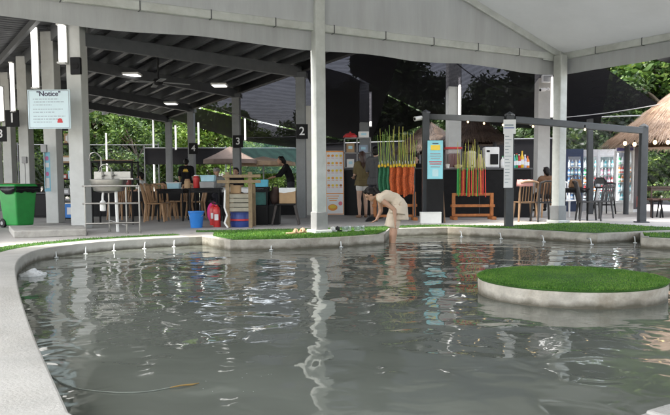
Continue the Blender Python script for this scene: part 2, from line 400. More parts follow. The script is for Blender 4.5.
turf('turf', xy([G(490, 227.6), G(529, 229.4), G(577, 232.2), G(597, 233), G(660, 230.2), G(700, 229), G(660, 227.6), G(600, 223.6), G(560, 223.8), G(508, 226.4)]), DK+.005, 1100, .02, .014)
turf('turf', xy([G(643, 233.6), G(644, 236.9), G(700, 239.5), G(720, 236), G(690, 233.4)]), DK+.006, 1500, .022, .013)
# raised kerb faces of the two platforms (thin screed lip)
lip = MB()
for a, bb in zip(pp[:-1], pp[1:]):
    d = (bb-a).normalized(); nn = V((-d.y, d.x, 0)); a2, b2 = a-nn*.004, bb-nn*.004
    q = [a2, b2, b2+nn*.1, a2+nn*.1]; lip.prism([(p.x, p.y) for p in q], -.03, DK+.014)
tag(lip.build('concrete_edging', CONCW, bevel=.01), 'rough concrete edging round the turf platform holding the slippers', 'edging')
bk = [G(389, 229.2), G(447.5, 227.6), G(529, 231), G(577, 234), G(597, 234.8), G(640, 232.6)]
lip = MB()
for a, bb in zip(bk[:-1], bk[1:]):
    d = (bb-a).normalized(); nn = V((-d.y, d.x, 0)); a2, b2 = a-nn*.004, bb-nn*.004
    q = [a2, b2, b2+nn*.16, a2+nn*.16]; lip.prism([(p.x, p.y) for p in q], -.03, DK+.01)
tag(lip.build('concrete_edging', CONCW, bevel=.01), 'pale concrete edging of the far pool wall below the drinks area', 'edging')
bk = [G(641, 238.4), G(672, 240), V((9.5, 9.2, DK))]
lip = MB()
for a, bb in zip([G(640.6, 233)]+bk[:-1], bk):
    d = (bb-a).normalized(); nn = V((-d.y, d.x, 0)); a2, b2 = a-nn*.004, bb-nn*.004
    q = [a2, b2, b2+nn*.12, a2+nn*.12]; lip.prism([(p.x, p.y) for p in q], -.03, DK+.014)
tag(lip.build('concrete_edging', CONCW, bevel=.01), 'block of concrete edging under the small turf corner at the right edge', 'edging')
# ---------------------------------------------------------------- round island
ic = D(569.5, 276, 6.13); IC = V((ic.x, ic.y, 0)); IR = .79
isl = thing('round_island', 'round concrete island topped with green turf standing in the pool', 'island', IC)
mb = MB(); pr = []
mb.lathe([(IR, -.45), (IR, .06), (IR+.004, .10), (IR-.002, .128), (IR-.012, .142)], n=96)
ICM = M('island concrete', (.50, .465, .40), .85, var=.28, sc=5, bump=.6, bsc=50, stain=.7)
waterline(ICM); waterline(WALLM)
ob = mb.build('concrete_drum', ICM, isl, smooth='auto')
mb = MB(); mb.lathe([(IR-.002, .130), (IR+.006, .14), (IR+.002, .152), (0.01, .158)], n=96); mb.build('turf_pad', TURFB, isl)
cir = [(math.cos(2*PI*k/72)*(IR+.008), math.sin(2*PI*k/72)*(IR+.008)) for k in range(72)]
struct(blades('turf_blades', cir, .148, 21000, .015, .007, isl), 'stuff')
mb = MB(); rnd = random.Random(3)
for k in range(900):
    a = rnd.uniform(0, 2*PI); z = .15; h = .02; x, y = math.cos(a)*(IR+.004), math.sin(a)*(IR+.004); t = V((-math.sin(a), math.cos(a), 0))*.004
    p = V((x, y, z)); mb.add([p-t, p+t, p+V((math.cos(a)*.016, math.sin(a)*.016, rnd.uniform(-.008, .012)))], [(0, 1, 2)])
struct(mb.build('turf_fringe', BLADE, isl), 'stuff')
# ================================================================ tent
ZE = 3.62
C0 = D(559.5, 58, 14.95); P1 = D(318, 33, 12.05); E1 = D(670, 39, 12.95)
C = V((C0.x, C0.y, ZE)); gd = V((P1.x-C0.x, P1.y-C0.y, 0)).normalized(); ed = V((E1.x-C0.x, E1.y-C0.y, 0)).normalized()
W_ = 14.8; SL = math.tan(math.radians(18.5)); LT = 15.5
tent = thing('tent', 'large white event tent with grey metal frame spanning over the pool', 'tent', (C.x, C.y, DK))
TO = V((C.x, C.y, DK))
def T(s, t, z): p = C+gd*s+ed*t; return V((p.x, p.y, z))-TO
def grid(fn, nu, nv):
    vs = [fn(i/nu, j/nv) for i in range(nu+1) for j in range(nv+1)]
    fs = [(i*(nv+1)+j, (i+1)*(nv+1)+j, (i+1)*(nv+1)+j+1, i*(nv+1)+j+1) for i in range(nu) for j in range(nv)]
    return vs, fs
def ns(p, sc): return noise.noise(V(p)*sc)
mb = MB()   # roof skin: both slopes with slight sag
def roof(u, v):
    s = -.06+u*(W_+.12); t = -.02+v*LT; z = ZE+.065+min(s, W_-s)*SL; p = T(s, t, z)
    sag = -.10*abs(math.sin(v*PI*3))*math.sin(min(u, 1-u)*2*PI); p.z += sag+.02*ns(p, .8); return p
mb.add(*grid(roof, 40, 48)); mb.build('roof_skin', FAB, tent, smooth=True)
mb = MB()   # gable curtain above the tie beam
def gab(u, v):
    s = u*W_; h = min(s, W_-s)*SL; p = T(s, .04, ZE+.05+v*(h+.04)); p += V((-ed.x, -ed.y, 0))*(.025*ns((s*2.3, 0, v*.5), 1.4)*math.sin(min(1, v*1.2)*PI*.5)); return p
mb.add(*grid(gab, 90, 10)); mb.build('gable_curtain', FABG, tent, smooth=True)
def val(fn, L_, name):
    mb = MB(); mb.add(*grid(fn, 70, 5)); return mb.build(name, FABG, tent, smooth=True)
def v1(u, v):
    s = u*W_; p = T(s, -.045, ZE-.03-v*(.33+.015*math.sin(s*2.2)+.03*ns((s, 0, 0), .6))); p += V((ed.x, ed.y, 0))*(.03*v*ns((s*1.7, v, 3), 1)); return p
val(v1, 1, 'valance')
def v2(u, v):
    t = u*3.0; p = T(-.05, t, ZE-.03-v*(.33+.02*ns((t, 0, 5), .9)-.06*max(0, u-.75))); p += V((gd.x, gd.y, 0))*(.04*v*ns((t*1.7, v, 8), 1)); return p
val(v2, 1, 'valance')
mb = MB(); mb.beam(T(-.07, 0, ZE), T(W_, 0, ZE), .10, .13); mb.build('gable_tie_beam', TCOL, tent, bevel=.012)
mb = MB(); mb.beam(T(0, .07, ZE), T(0, LT, ZE), .10, .13); mb.build('eave_beam', TCOL, tent, bevel=.012)
mb = MB(); mb.beam(T(W_, .07, ZE), T(W_, LT, ZE), .10, .13); mb.build('eave_beam', TCOL, tent, bevel=.012)
for t in (0, LT/2, LT):
    mb = MB(); mb.beam(T(0.0, t+.05, ZE+.02), T(W_/2, t+.05, ZE+W_/2*SL), .10, .16)
    mb.beam(T(W_/2, t+.05, ZE+W_/2*SL), T(W_, t+.05, ZE+.02), .10, .16)
    mb.build('rafter', TCOL, tent, bevel=.012)
for s in (1.2, 2.28, 3.36, 4.44, 5.5, 6.6, 7.7, 8.8, 9.9, 11, 12.1, 13.2):
    mb = MB(); mb.box(T(s, 0, ZE), (.016, .112, .142), rz=math.atan2(gd.y, gd.x)); mb.build('beam_strap', STEEL, tent)
for t in (.9, 1.9):
    mb = MB(); mb.box(T(0, t, ZE), (.016, .112, .142), rz=math.atan2(ed.y, ed.x)); mb.build('beam_strap', STEEL, tent)
def post(px, py, w, ztop, foot, d):
    b0 = G(px, py); b0 = V((b0.x, b0.y, DK)); mb = MB(); ang = math.atan2(gd.y, gd.x)
    mb.box(b0-TO+V((0, 0, ztop/2+.08)), (w, w, ztop-.1), rz=ang); mb.build('post', TCOL, tent, bevel=.014)
    mb = MB(); mb.box(b0-TO+V((0, 0, .22)), (w+.03, w+.03, .3), rz=ang); mb.build('post_sleeve', MIDST if not foot else GREY, tent, bevel=.008)
    mb = MB(); mb.box(b0-TO+V((0, 0, .035)), (w+.14, w+.14, .07), rz=ang); mb.build('foot_block', WHITE if foot else TCOL, tent, bevel=.015)
    for z in (1.3, 2.2, 2.95):
        mb = MB(); q = b0-TO+V((0, 0, z)); mb.tube(q+V((-.02, -w/2-.012, 0)), q+V((-.02, -w/2+.02, 0)), .014); mb.build('bolt', MIDST, tent)
post(319.3, 233.4, .19, 5.4, True, 12.05)
cp_ = C+V((0, 0, 0)); post(558, 223.1, .2, 3.45, False, 14.9)
mb = MB(); mb.box(T(0, 0, ZE-.02), (.24, .24, .36), rz=math.atan2(gd.y, gd.x)); mb.box(T(.25, .02, ZE+.02), (.5, .03, .24), rz=math.atan2(gd.y, gd.x)); mb.build('corner_bracket', TCOL, tent, bevel=.015)
for s_, t_ in ((W_, 0), (W_, LT), (0, LT)):
    mb = MB(); mb.box(T(s_, t_, DK+ZE/2), (.2, .2, ZE), rz=math.atan2(gd.y, gd.x)); mb.build('post', TCOL, tent, bevel=.014)
mb = MB(); p = D(663, 45, 13.4); q = D(680, 40, 13.0); mb.add([p, q, D(680, 66, 13.0), D(657, 60, 13.5)], [(0, 1, 2, 3)]); mb.build('rolled_side_flap', M('black flap fabric', (.02, .02, .022), .8), None)
bpy.data.objects['rolled_side_flap'].name = 'fabric_flap'
tag(bpy.data.objects['fabric_flap'], 'black fabric flap hanging under the right eave of the white tent', 'flap')
# ================================================================ metal roofed shed
A = G(82, 228.2); B = G(56, 222.9); Cc = D(28.5, 200, 19.0); Dd = D(11.5, 200, 21.6); Ee = D(-2, 200, 24.5)
c2 = V((-.84, 17.8, DK)); c3 = V((-3.02, 21.8, DK)); c4 = V((-5.25, 25.9, DK)); c5 = V((-7.05, 30, DK))
shed = thing('open_shed', 'open sided shed with dark steel beams and corrugated metal roof', 'shed', (-4, 18, DK)); SO = V((-4, 18, DK))
rd = (c3-c2); rd.z = 0; rd.normalize()
for i, (p, wd, h, px) in enumerate(((A, .3, 4.3, 0), (B, .3, 4.3, 0), (Cc, .28, 4.3, 0), (Dd, .28, 4.3, 0), (Ee, .28, 4.3, 0))):
    mb = MB(); mb.box(V((p.x, p.y, DK+h/2))-SO, (wd, wd, h), rz=-.12); mb.build('column', COLM, shed, bevel=.012)
for p in (c2, c3, c4, c5):
    mb = MB(); mb.box(V((p.x, p.y, DK+1.8))-SO, (.23, .23, 3.6), rz=-.1); mb.build('steel_column', MIDST, shed, bevel=.01)
    mb = MB(); mb.box(V((p.x, p.y, 3.72))-SO, (.32, .32, .12), rz=-.1); mb.build('cap_plate', STEEL, shed)
ZB = 3.86
for l, r in ((A, c2), (B, c3), (Cc, c4), (Dd, c5)):
    l2 = l+(r-l).normalized()*.16; mb = MB(); mb.beam(V((l2.x, l2.y, ZB))-SO, V((r.x, r.y, ZB-.06))-SO, .12, .26); mb.build('beam', STEEL, shed, bevel=.008)
near_r = c2-rd*4.3; far_r = c5+rd*1.5
mb = MB(); mb.beam(V((near_r.x, near_r.y, 3.98))-SO, V((far_r.x, far_r.y, 3.98))-SO, .16, .30); mb.build('edge_beam', BLK, shed, bevel=.01)
mb = MB(); near_g = near_r+V((.18, .1, 0)); far_g = far_r+V((.18, .1, 0)); mb.beam(V((near_g.x, near_g.y, 4.1))-SO, V((far_g.x, far_g.y, 4.1))-SO, .2, .16); mb.build('gutter', CHAR, shed, bevel=.02)
rl = (B-A); rl.z = 0; rl.normalize(); near_l = A-rl*3.0; far_l = Ee+rl*3
NP = 10
for k in range(NP):
    f = (k+.5)/NP; a = near_l.lerp(near_r, f); bb = far_l.lerp(far_r, f)
    mb = MB(); mb.beam(V((a.x, a.y, 4.07))-SO, V((bb.x, bb.y, 4.07))-SO, .12, .2); mb.build('purlin', STEEL, shed, bevel=.006)
def sheet(p, q, r_, s_, z, nu, name, amp=.022):
    mb = MB()
    def fn(u, v):
        a = V(p).lerp(V(q), u); bb = V(s_).lerp(V(r_), u); c_ = a.lerp(bb, v); return V((c_.x, c_.y, z+amp*[0, 1, 1, 0][int(round(v*nu)) % 4]))-SO
    mb.add(*grid(fn, 8, nu)); return mb.build(name, GALV, shed)
sheet(near_l, near_r+(near_r-near_l).normalized()*.35, far_r+(far_r-far_l).normalized()*.35, far_l, 4.22, 400, 'roof_sheet')
out = (near_l-near_r); out.z = 0; out.normalize()
far_x = far_l+rl*9
sheet(near_l+out*9, near_l+out*.02, far_x+out*.02, far_x+out*9, 4.55, 480, 'roof_sheet')
mb = MB(); mb.beam(V((near_l.x, near_l.y, 4.40))-SO, V((far_x.x, far_x.y, 4.40))-SO, .05, .36); mb.build('fascia', STEEL, shed)
for k in range(8):
    a = near_l+out*(.5+1.1*k); bb = far_x+out*(.5+1.1*k); mb = MB(); mb.beam(V((a.x, a.y, 4.42))-SO, V((bb.x, bb.y, 4.42))-SO, .09, .16); mb.build('purlin', STEEL, shed)
# free-standing pale columns of the shade-net frame
def pcol(px, d, w, top, label, mat, base=None):
    p = D(px, 200, d); mb = MB(); mb.box((0, 0, (top-DK)/2), (w, w, top-DK), rz=.05); o = mb.build('net_column', mat, loc=(p.x, p.y, DK), bevel=.012)
    tag(o, label, 'column'); return p
pcol(364.5, 23.5, .30, 5.4, 'grey column behind the two customers with a tube light on it', MIDST)
pcol(453, 20.5, .38, 4.6, 'grey column rising behind the counter of coloured fishing rods', COLM)
pcol(541, 20.5, .36, 4.5, 'pale column carrying white camera and flood light near tent corner', WCOL)
pcol(311, 19.6, .3, 3.15, 'short pale column showing behind the middle tent post', WCOL)
# ================================================================ shade nets
NET = netmat('black shade net', (.006, .006, .008), .038)
NETD = netmat('dense black shade net', (.005, .005, .006), .04)
GNET = netmat('green fence net', (.03, .07, .06), .62)
def ruled(name, top, bot, mat, label, cat='shade net', nu=28, nv=10, sag=0.0, group=None):
    def samp(P, u):
        f = u*(len(P)-1); i = min(int(f), len(P)-2); return P[i].lerp(P[i+1], f-i)
    mb = MB()
    def fn(u, v):
        p = samp(top, u).lerp(samp(bot, u), v); p = p.copy(); p.z += -sag*math.sin(v*PI)*math.sin(u*PI)+.05*ns(p, .5); return p
    mb.add(*grid(fn, nu, nv)); o = mb.build(name, mat, smooth=True); tag(o, label, cat, group); return o
Ds = lambda L_: [D(*p) for p in L_]
ruled('shade_net', Ds([(196, 106.5, 26.2), (238, 90, 22.4), (302, 72, 18.2), (350, 55, 16), (404, 40, 14.6)]), Ds([(197, 107.2, 26.2), (250, 119, 25.5), (310, 133.4, 26), (345, 140, 27), (372, 141, 27)]), NET, 'black shade net hanging from the shed roof edge above sign 2')
ruled('shade_net', Ds([(140, 109.5, 34), (196, 108.3, 28), (250, 120.8, 26.5), (309, 134.8, 27), (344, 141.5, 27.5)]), Ds([(146, 113, 36), (190, 124.5, 34), (236, 140, 31), (300, 148, 29), (344, 144.5, 27.6)]), NETD, 'lower black shade net sagging behind sign 3', sag=.2)
ruled('shade_net', Ds([(350, 36, 17), (420, 36, 17), (500, 45, 18), (565, 50, 19), (612, 60, 19)]), Ds([(350, 73.5, 22), (392, 96, 23), (430, 115, 24), (510, 128, 25), (600, 126, 22)]), NET, 'wide black shade net stretched behind the pale columns with sky showing through', sag=.3)
ruled('shade_net', Ds([(300, 62, 23), (350, 75.3, 23), (392, 98, 24), (429, 116.8, 25)]), Ds([(330, 128, 26), (365, 137, 27), (400, 133, 27), (431, 124, 25.5)]), NETD, 'black shade net behind the two customers with a bright seam along its top')
ruled('shade_net', Ds([(553, 58, 18.6), (600, 64, 18.6), (657, 102.5, 18.6)]), Ds([(553, 128, 18.6), (600, 117, 18.6), (657.4, 103.5, 18.6)]), NETD, 'triangular black shade net pointing toward the thatched hut')
mb = MB()
def s0(u, v): x = lerp_(-2.2, 7.0, u); y = lerp_(14.7, 18.3, v)+.35*(2-x)*.5*(1-v)*0; return V((x, max(y, 0), 4.72-.12*math.sin(u*PI)*math.sin(v*PI)))
def lerp_(a, b_, t): return a+(b_-a)*t
mb.add(*grid(s0, 20, 8)); tag(mb.build('shade_net', NETD, smooth=True), 'unseen level black shade net added above the counters to shade the floor', 'shade net')  # out-of-view net added to keep the sun off the floor by the counters
# fences
def wire_fence(name, pts, z0, z1, mat, label, step=2.5, pr_=.03, cat='fence', loc=None):
    r = thing(name, label, cat, (pts[0].x, pts[0].y, DK)); o_ = V((pts[0].x, pts[0].y, DK)); mb = MB()
    for a, bb in zip(pts[:-1], pts[1:]):
        mb.quad(V((a.x, a.y, z0))-o_, V((bb.x, bb.y, z0))-o_, V((bb.x, bb.y, z1))-o_, V((a.x, a.y, z1))-o_)
    mb.build('mesh_panel', mat, r)
    for a, bb in zip(pts[:-1], pts[1:]):
        L_ = (bb-a).length; k = max(1, int(L_/step))
        for i in range(k+1):
            p = a.lerp(bb, i/k); q = MB(); q.tube(V((p.x, p.y-.05, DK))-o_, V((p.x, p.y-.05, z1+.1))-o_, pr_); q.build('post', STEEL, r)
        q = MB(); q.tube(V((a.x, a.y-.05, z1))-o_, V((bb.x, bb.y-.05, z1))-o_, .025); q.build('top_rail', STEEL, r)
    return r
WIRE = netmat('wire mesh', (.06, .07, .065), .92)
wire_fence('wire_fence', Ds([(20, 200, 34), (160, 200, 35)]), DK, 3.0, WIRE, 'tall wire mesh fence in front of the trees on the left', step=3.2)
wire_fence('screen_fence', Ds([(146, 200, 33), (305, 200, 34)]), 1.98, 2.75, M('black screen cloth', (.007, .007, .008), .95, var=.2), 'fence with a band of black screen cloth behind sign 4', step=3)
wire_fence('green_fence', Ds([(236, 200, 32), (306, 200, 31)]), 1.5, 3.1, GNET, 'fence of translucent green netting behind sign 3', step=2.2)
wire_fence('screen_fence', Ds([(306, 200, 30), (420, 200, 28), (560, 200, 27)]), DK, 2.7, M('black backdrop cloth', (.005, .005, .006), .95, var=.2), 'long black backdrop screen added for the dim background behind the counters', step=3)  # added black sheet standing in for the dim background under the nets
wire_fence('wire_fence', Ds([(552, 200, 26), (640, 200, 25), (760, 200, 24)]), DK, 3.35, netmat('wire mesh 2', (.03, .035, .03), .86), 'wire fence between the fridges and the trees on the right', step=3)
# black low barrier along the back of the seating
bx = thing('low_barrier', 'low black panel barrier behind the plastic chairs and tables', 'barrier', G(85, 216.5)); o_ = G(85, 216.5)
pts = [G(84, 216.8), G(140, 216.4), G(200, 216.2), G(250, 215.8), G(325, 214.6)]
for a, bb in zip(pts[:-1], pts[1:]):
    mb = MB(); d = (bb-a).normalized(); mb.beam(a-o_+d*.01+V((0, 0, .36)), bb-o_-d*.01+V((0, 0, .36)), .7, .05) if False else mb.box((a+bb)/2-o_+V((0, 0, .35)), ((bb-a).length-.02, .05, .68), rz=math.atan2(d.y, d.x)); mb.build('panel', BLK, bx, bevel=.006)
# ================================================================ trees
LF1 = leafmat('leaf mid green', [(0, (.022, .055, .012)), (.5, (.065, .125, .025)), (.85, (.12, .20, .035)), (1, (.2, .27, .06))])
LF2 = leafmat('leaf yellow green', [(0, (.05, .10, .012)), (.5, (.11, .20, .025)), (.85, (.18, .28, .04)), (1, (.26, .34, .07))])
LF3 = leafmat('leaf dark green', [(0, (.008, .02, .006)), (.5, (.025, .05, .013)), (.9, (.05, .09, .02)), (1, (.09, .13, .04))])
BARK = M('bark', (.11, .085, .06), .9, var=.3, sc=8, bump=.6)
def tree_mesh(seed, h, cr, nclump, nleaf, ls, lf, low=.25):
    rnd = random.Random(seed); tk = MB(); lv = []; lfc = []
    pts = [V((0, 0, -.1))]; p = V((0, 0, 0))
    for i in range(6):
        p = p+V((rnd.gauss(0, .04)*h, rnd.gauss(0, .04)*h, h*.12)); pts.append(p.copy())
    r0 = h*.02; tk.path(pts, [r0*(1.3-.16*i) for i in range(7)], 8)
    cl = []
    for i in range(nclump):
        t = rnd.random(); z = h*(low+(1-low)*t); rr = cr*(1-.55*abs(t-.4)**1.2*1.6)*math.sqrt(rnd.random()); a = rnd.uniform(0, 2*PI)
        c = V((rr*math.cos(a), rr*math.sin(a), z)); cl.append((c, cr*rnd.uniform(.16, .38)))
        if i % 2 == 0:
            b = pts[min(6, 2+int(t*4))]; m = b.lerp(c, .5)+V((rnd.gauss(0, .1), rnd.gauss(0, .1), rnd.uniform(.0, .3)))*cr*.3
            tk.path([b, m, c], [r0*.5, r0*.3, r0*.12], 5)
    per = nleaf//nclump
    for c, r in cl:
        for _ in range(per):
            d = V((rnd.gauss(0, 1), rnd.gauss(0, 1), rnd.gauss(0, .75))); d = d.normalized()*r*rnd.random()**.4
            q = c+d; s = ls*rnd.uniform(.6, 1.5); u = V((rnd.gauss(0, 1), rnd.gauss(0, 1), rnd.gauss(0, .6)-.3)).normalized()
            vv = u.cross(V((rnd.gauss(0, 1), rnd.gauss(0, 1), rnd.gauss(0, 1)))).normalized()*s*.45; k = len(lv)
            lv += [q-u*s, q+vv, q+u*s, q-vv]; lfc.append((k, k+1, k+2, k+3))
    me = bpy.data.meshes.new('crown'); me.from_pydata(lv, [], lfc); me.materials.append(lf)
    return tk, me
def make_tree(label, group, loc, *a):
    t = thing('tree', label, 'tree', loc, 0, group); tk, me = tree_mesh(*a); tk.build('trunk', BARK, t, smooth=True); link('crown', me, t); return t
TL = {'m1': make_tree('leafy mid green tree standing behind the wire fence on the left', 'green trees behind the left fence', D(100, 200, 40), 1, 8.5, 3.0, 60, 13000, .16, LF1, .12),
      'm2': make_tree('leafy mid green tree standing behind the wire fence on the left', 'green trees behind the left fence', D(40, 200, 42), 2, 9.5, 3.2, 60, 13000, .16, LF1, .1),
      'y1': make_tree('bright yellow green tree behind the parasol and sign 3', None, D(212, 200, 44), 3, 5.6, 2.6, 50, 11000, .13, LF2, .1),
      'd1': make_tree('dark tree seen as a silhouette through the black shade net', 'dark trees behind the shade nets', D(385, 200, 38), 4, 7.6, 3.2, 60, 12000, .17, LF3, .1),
      'r1': make_tree('sunlit green tree above the thatched roof at the right edge', None, D(655, 200, 31), 5, 9.5, 3.3, 60, 17000, .15, LF1, .12)}
def cpt(k, px, d, s, rz, label, group=None):
    p = D(px, 200, d); r = dup(TL[k], (p.x, p.y, 0.1), rz, label, group, scale=s)
    if not group and 'group' in r: del r['group']
    return r
ml, mg = 'leafy mid green tree standing behind the wire fence on the left', 'green trees behind the left fence'
for k, px, d, s, rz in (('m1', -30, 40, 1, 1), ('m2', 10, 46, 1.1, 2), ('m2', 130, 46, .8, 4), ('m1', 150, 41, .72, 5), ('m2', -70, 44, 1.1, .5), ('m1', 175, 52, .7, 2.2), ('m2', 75, 38, .5, 1.2), ('m1', 18, 37, .55, 1.9), ('m2', 128, 37.5, .5, .2)):
    cpt(k, px, d, s, rz, ml, mg)
cpt('y1', 262, 50, .8, 2, 'second yellow green tree behind the green netting fence')
cpt('y1', 180, 48, .72, 4, 'yellow green tree between signs 4 and 3, half hidden by the black screen')
cpt('m2', 285, 56, .6, 3, 'distant green tree behind the green netting fence near sign 2')
cpt('m1', 235, 60, .8, 3.3, 'distant mid green tree rising behind the yellow green trees')
dl, dg_ = 'dark tree seen as a silhouette through the black shade net', 'dark trees behind the shade nets'
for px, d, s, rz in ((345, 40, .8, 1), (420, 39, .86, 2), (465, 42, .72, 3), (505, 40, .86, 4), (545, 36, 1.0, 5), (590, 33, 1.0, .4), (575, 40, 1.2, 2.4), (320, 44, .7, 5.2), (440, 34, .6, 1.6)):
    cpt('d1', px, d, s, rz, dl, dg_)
cpt('r1', 700, 30, 1.0, 2, 'sunlit green tree partly out of frame behind the thatched roof')
cpt('r1', 622, 36, 1.1, 4, 'tall green tree behind the tip of the triangular shade net')
cpt('m1', 645, 28, .42, 1, 'low green bush between the fridge and the hut tables')
cpt('m1', 680, 27, .45, 4, 'low green bush behind the dark tables at the right edge')
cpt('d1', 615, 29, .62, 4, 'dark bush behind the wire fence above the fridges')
# thin white poles by the left fence
for px, d, h in ((155, 34, 4.6), (108, 34.5, 3.4)):
    p = D(px, 200, d); mb = MB(); mb.tube((0, 0, 0), (0, 0, h), .05, .04, 8); mb.ell((0, 0, h), .05); o = mb.build('light_pole', WHITE, loc=(p.x, p.y, .12))
    tag(o, 'taller thin white pole at the black screen fence' if px > 120 else 'shorter thin white pole standing among the trees left', 'pole')
# ================================================================ furniture prototypes and small things
def seg(p0, p1, w_, h_, name, mat, par, bev=.004):
    mb = MB(); mb.beam(p0, p1, w_, h_); return mb.build(name, mat, par, bevel=bev)
def bx(c, s, name, mat, par, bev=.004, rz=0):
    mb = MB(); mb.box(c, s, rz); return mb.build(name, mat, par, bevel=bev)
# ---- green wheelie bin
b0 = G(19, 227.2); bn = thing('wheelie_bin', 'green two wheeled wheelie bin with black liner under its lid', 'bin', b0, math.radians(-28))
mb = MB(); z = [.06, .82]; 
def taper(a, c, z0, z1): return [(-a[0], -a[1], z0), (a[0], -a[1], z0), (a[0], a[1], z0), (-a[0], a[1], z0), (-c[0], -c[1], z1), (c[0], -c[1], z1), (c[0], c[1], z1), (-c[0], c[1], z1)]
BOX = [(3, 2, 1, 0), (4, 5, 6, 7), (0, 1, 5, 4), (1, 2, 6, 5), (2, 3, 7, 6), (3, 0, 4, 7)]
mb.add(taper((.21, .20), (.27, .26), .04, .80), BOX); mb.build('body', GREENB, bn, bevel=.03)
mb = MB(); mb.add(taper((.285, .275), (.285, .275), .79, .835), BOX); mb.build('rim', GREENB, bn, bevel=.012)
mb = MB(); mb.add(taper((.295, .29), (.25, .24), .838, .895), BOX); mb.build('lid', GREENB, bn, bevel=.025)
mb = MB(); mb.tube((-.33, -.2, .83), (-.33, .2, .83), .016); [mb.tube((-.28, y, .82), (-.33, y, .83), .014) for y in (-.19, 0, .19)]; mb.build('handle', GREENB, bn)
for y in (-.2, .2):
    mb = MB(); mb.path([(-.22, y-.03, .09), (-.22, y+.03, .09)], .095, 18); wv = mb.build('wheel', BLKP, bn, smooth='auto', bevel=.012)
    mb = MB(); mb.path([(-.22, y-.036, .09), (-.22, y+.036, .09)], .04, 12); mb.build('hub', GREY, wv)
mb = MB()
def lin(u, v):
    x = -.28+.58*u; d = .06+.10*max(0, math.sin((u-.15)*PI*1.1))+.02*ns((u*7, 0, 0), 1); return V((x, -.284-.03*math.sin(v*PI)-.006*ns((u*9, v*3, 1), 1), .84-d*v))
mb.add(*grid(lin, 20, 5))
def lin2(u, v):
    y = -.28+.56*u; d = .12+.05*ns((u*6, 2, 0), 1); return V((.292+.03*math.sin(v*PI)+.008*ns((u*9, v*3, 1), 1), y, .84-d*v))
mb.add(*grid(lin2, 20, 5)); mb.build('bin_liner', BLKP, bn, smooth=True)
for x in (-.12, .0, .12):
    pass
# ---- low concrete plinth in front of the bin
q = [G(14, 238.3), G(86.5, 235.8), G(84.5, 231.4), G(9, 231.6)]
mb = MB(); mb.prism([(p.x-q[0].x, p.y-q[0].y) for p in q], 0, .115); tag(mb.build('concrete_plinth', CONC, loc=(q[0].x, q[0].y, DK), bevel=.015), 'low flat concrete plinth on the deck in front of the green bin', 'plinth')
# ---- LED tubes on the columns
def tube_light(px, y0, y1, d, label, w_=.05):
    a, b_ = D(px, y1, d), D(px, y0, d); t = thing('tube_light', label, 'light', a, 0)
    h = b_.z-a.z; mb = MB(); mb.tube((0, 0, .03), (0, 0, h-.03), w_*.5, n=10); mb.build('tube', LEDM, t, smooth='auto')
    mb = MB(); mb.box((0, w_*.6, h/2), (w_*1.1, w_*.4, h)); mb.box((0, 0, .015), (w_*1.2, w_*1.2, .03)); mb.box((0, 0, h-.015), (w_*1.2, w_*1.2, .03)); mb.build('housing', WHITE, t)
tube_light(62.5, 24, 64, 13.7, 'thickest vertical white tube light beside the black speaker column', .13)
tube_light(35.5, 26, 89, 15.6, 'long vertical tube light just above the notice board', .12)
tube_light(13, 62, 112, 18.4, 'vertical tube light above the sign numbered 1', .09)
tube_light(1.5, 86, 122, 20.5, 'vertical tube light at the left edge of the picture', .11)
tube_light(370.6, 92, 127, 23.2, 'vertical tube light on the grey column behind the customers', .07)
tube_light(459.5, 76, 116, 20.2, 'vertical tube light on the column behind the fishing rods', .06)
tube_light(552, 76, 118, 20.0, 'vertical tube light on the pale column with the camera', .07)
tube_light(245.2, 118, 141, 21.6, 'vertical tube light beside the column sign numbered 3', .045)
tube_light(198.6, 122, 145, 25.7, 'vertical tube light beside the sign numbered 4', .05)
tube_light(175.8, 125, 150, 29.7, 'farthest vertical tube light on the last column left of the others', .055)
# ---- number signs
def num_sign(px, py, d, s, t, label):
    p = D(px, py, d); r = thing('number_sign', label, 'sign', p); bx((0, 0, 0), (s*.82, .03, s), 'plate', BLK, r); text(t, s*.78, PAPER, r, (0, -.018, 0), .012); return r
num_sign(302, 131.5, 17.55, .36, '2', 'black sign with a white number 2 on a steel column')
num_sign(238, 141.5, 21.6, .38, '3', 'black sign with a white number 3 above the beige parasol')
num_sign(193.5, 148.5, 25.7, .40, '4', 'black sign with a white number 4 above the person in black')
num_sign(12.2, 118.5, 18.6, .44, '1', 'black sign with a white number 1 on a left column')
num_sign(.5, 134, 18.6, .40, '3', 'black sign with a white number cut by the left edge')
# ---- notice board, hanging banner, speaker
NB = M('notice board pale blue', (.62, .76, .80), .5, var=.03)
INK = M('dark ink', (.05, .05, .09), .6, var=0); INKG = M('grey ink', (.32, .38, .42), .6, var=0); RINK = M('red ink', (.6, .05, .06), .6, var=0)
def board(name, label, cat, cpos, w_, h_, face, thick=.02, rz=0):
    r = thing(name, label, cat, cpos, rz); bx((0, 0, 0), (w_, thick, h_), 'panel', face, r, .003); return r
def lines(par, rows, mat, y, name='printed_lines', th=.012, seed=1):
    rnd = random.Random(seed)
    for (x0, x1, z) in rows:
        x = x0; mb = MB()
        while x < x1-.01:
            l = min(rnd.uniform(.6, 2.6)*th*2, x1-x); mb.box((x+l/2, y, z), (l*.92, .002, th)); x += l+th*.8
        mb.build('printed_line', mat, par)
p = D(49.3, 109.3, 13.35); nbd = board('notice_board', 'pale blue board headed Notice between the left columns', 'notice', p, .80, .73, NB)
text('"Notice"', .13, INK, nbd, (0, -.012, .285), .022)
lines(nbd, [(-.3, .18, .19), (-.28, .3, .135), (-.3, .05, .08), (-.3, .26, .0), (-.3, .1, -.055), (-.3, .3, -.13), (-.3, .2, -.185), (-.3, .05, -.24)], INKG, -.012, th=.014)
mb = MB(); mb.box((.2, -.012, -.24), (.1, .003, .03)); mb.ell((.2, -.012, -.21), (.045, .003, .04)); mb.build('red_stamp', RINK, nbd)
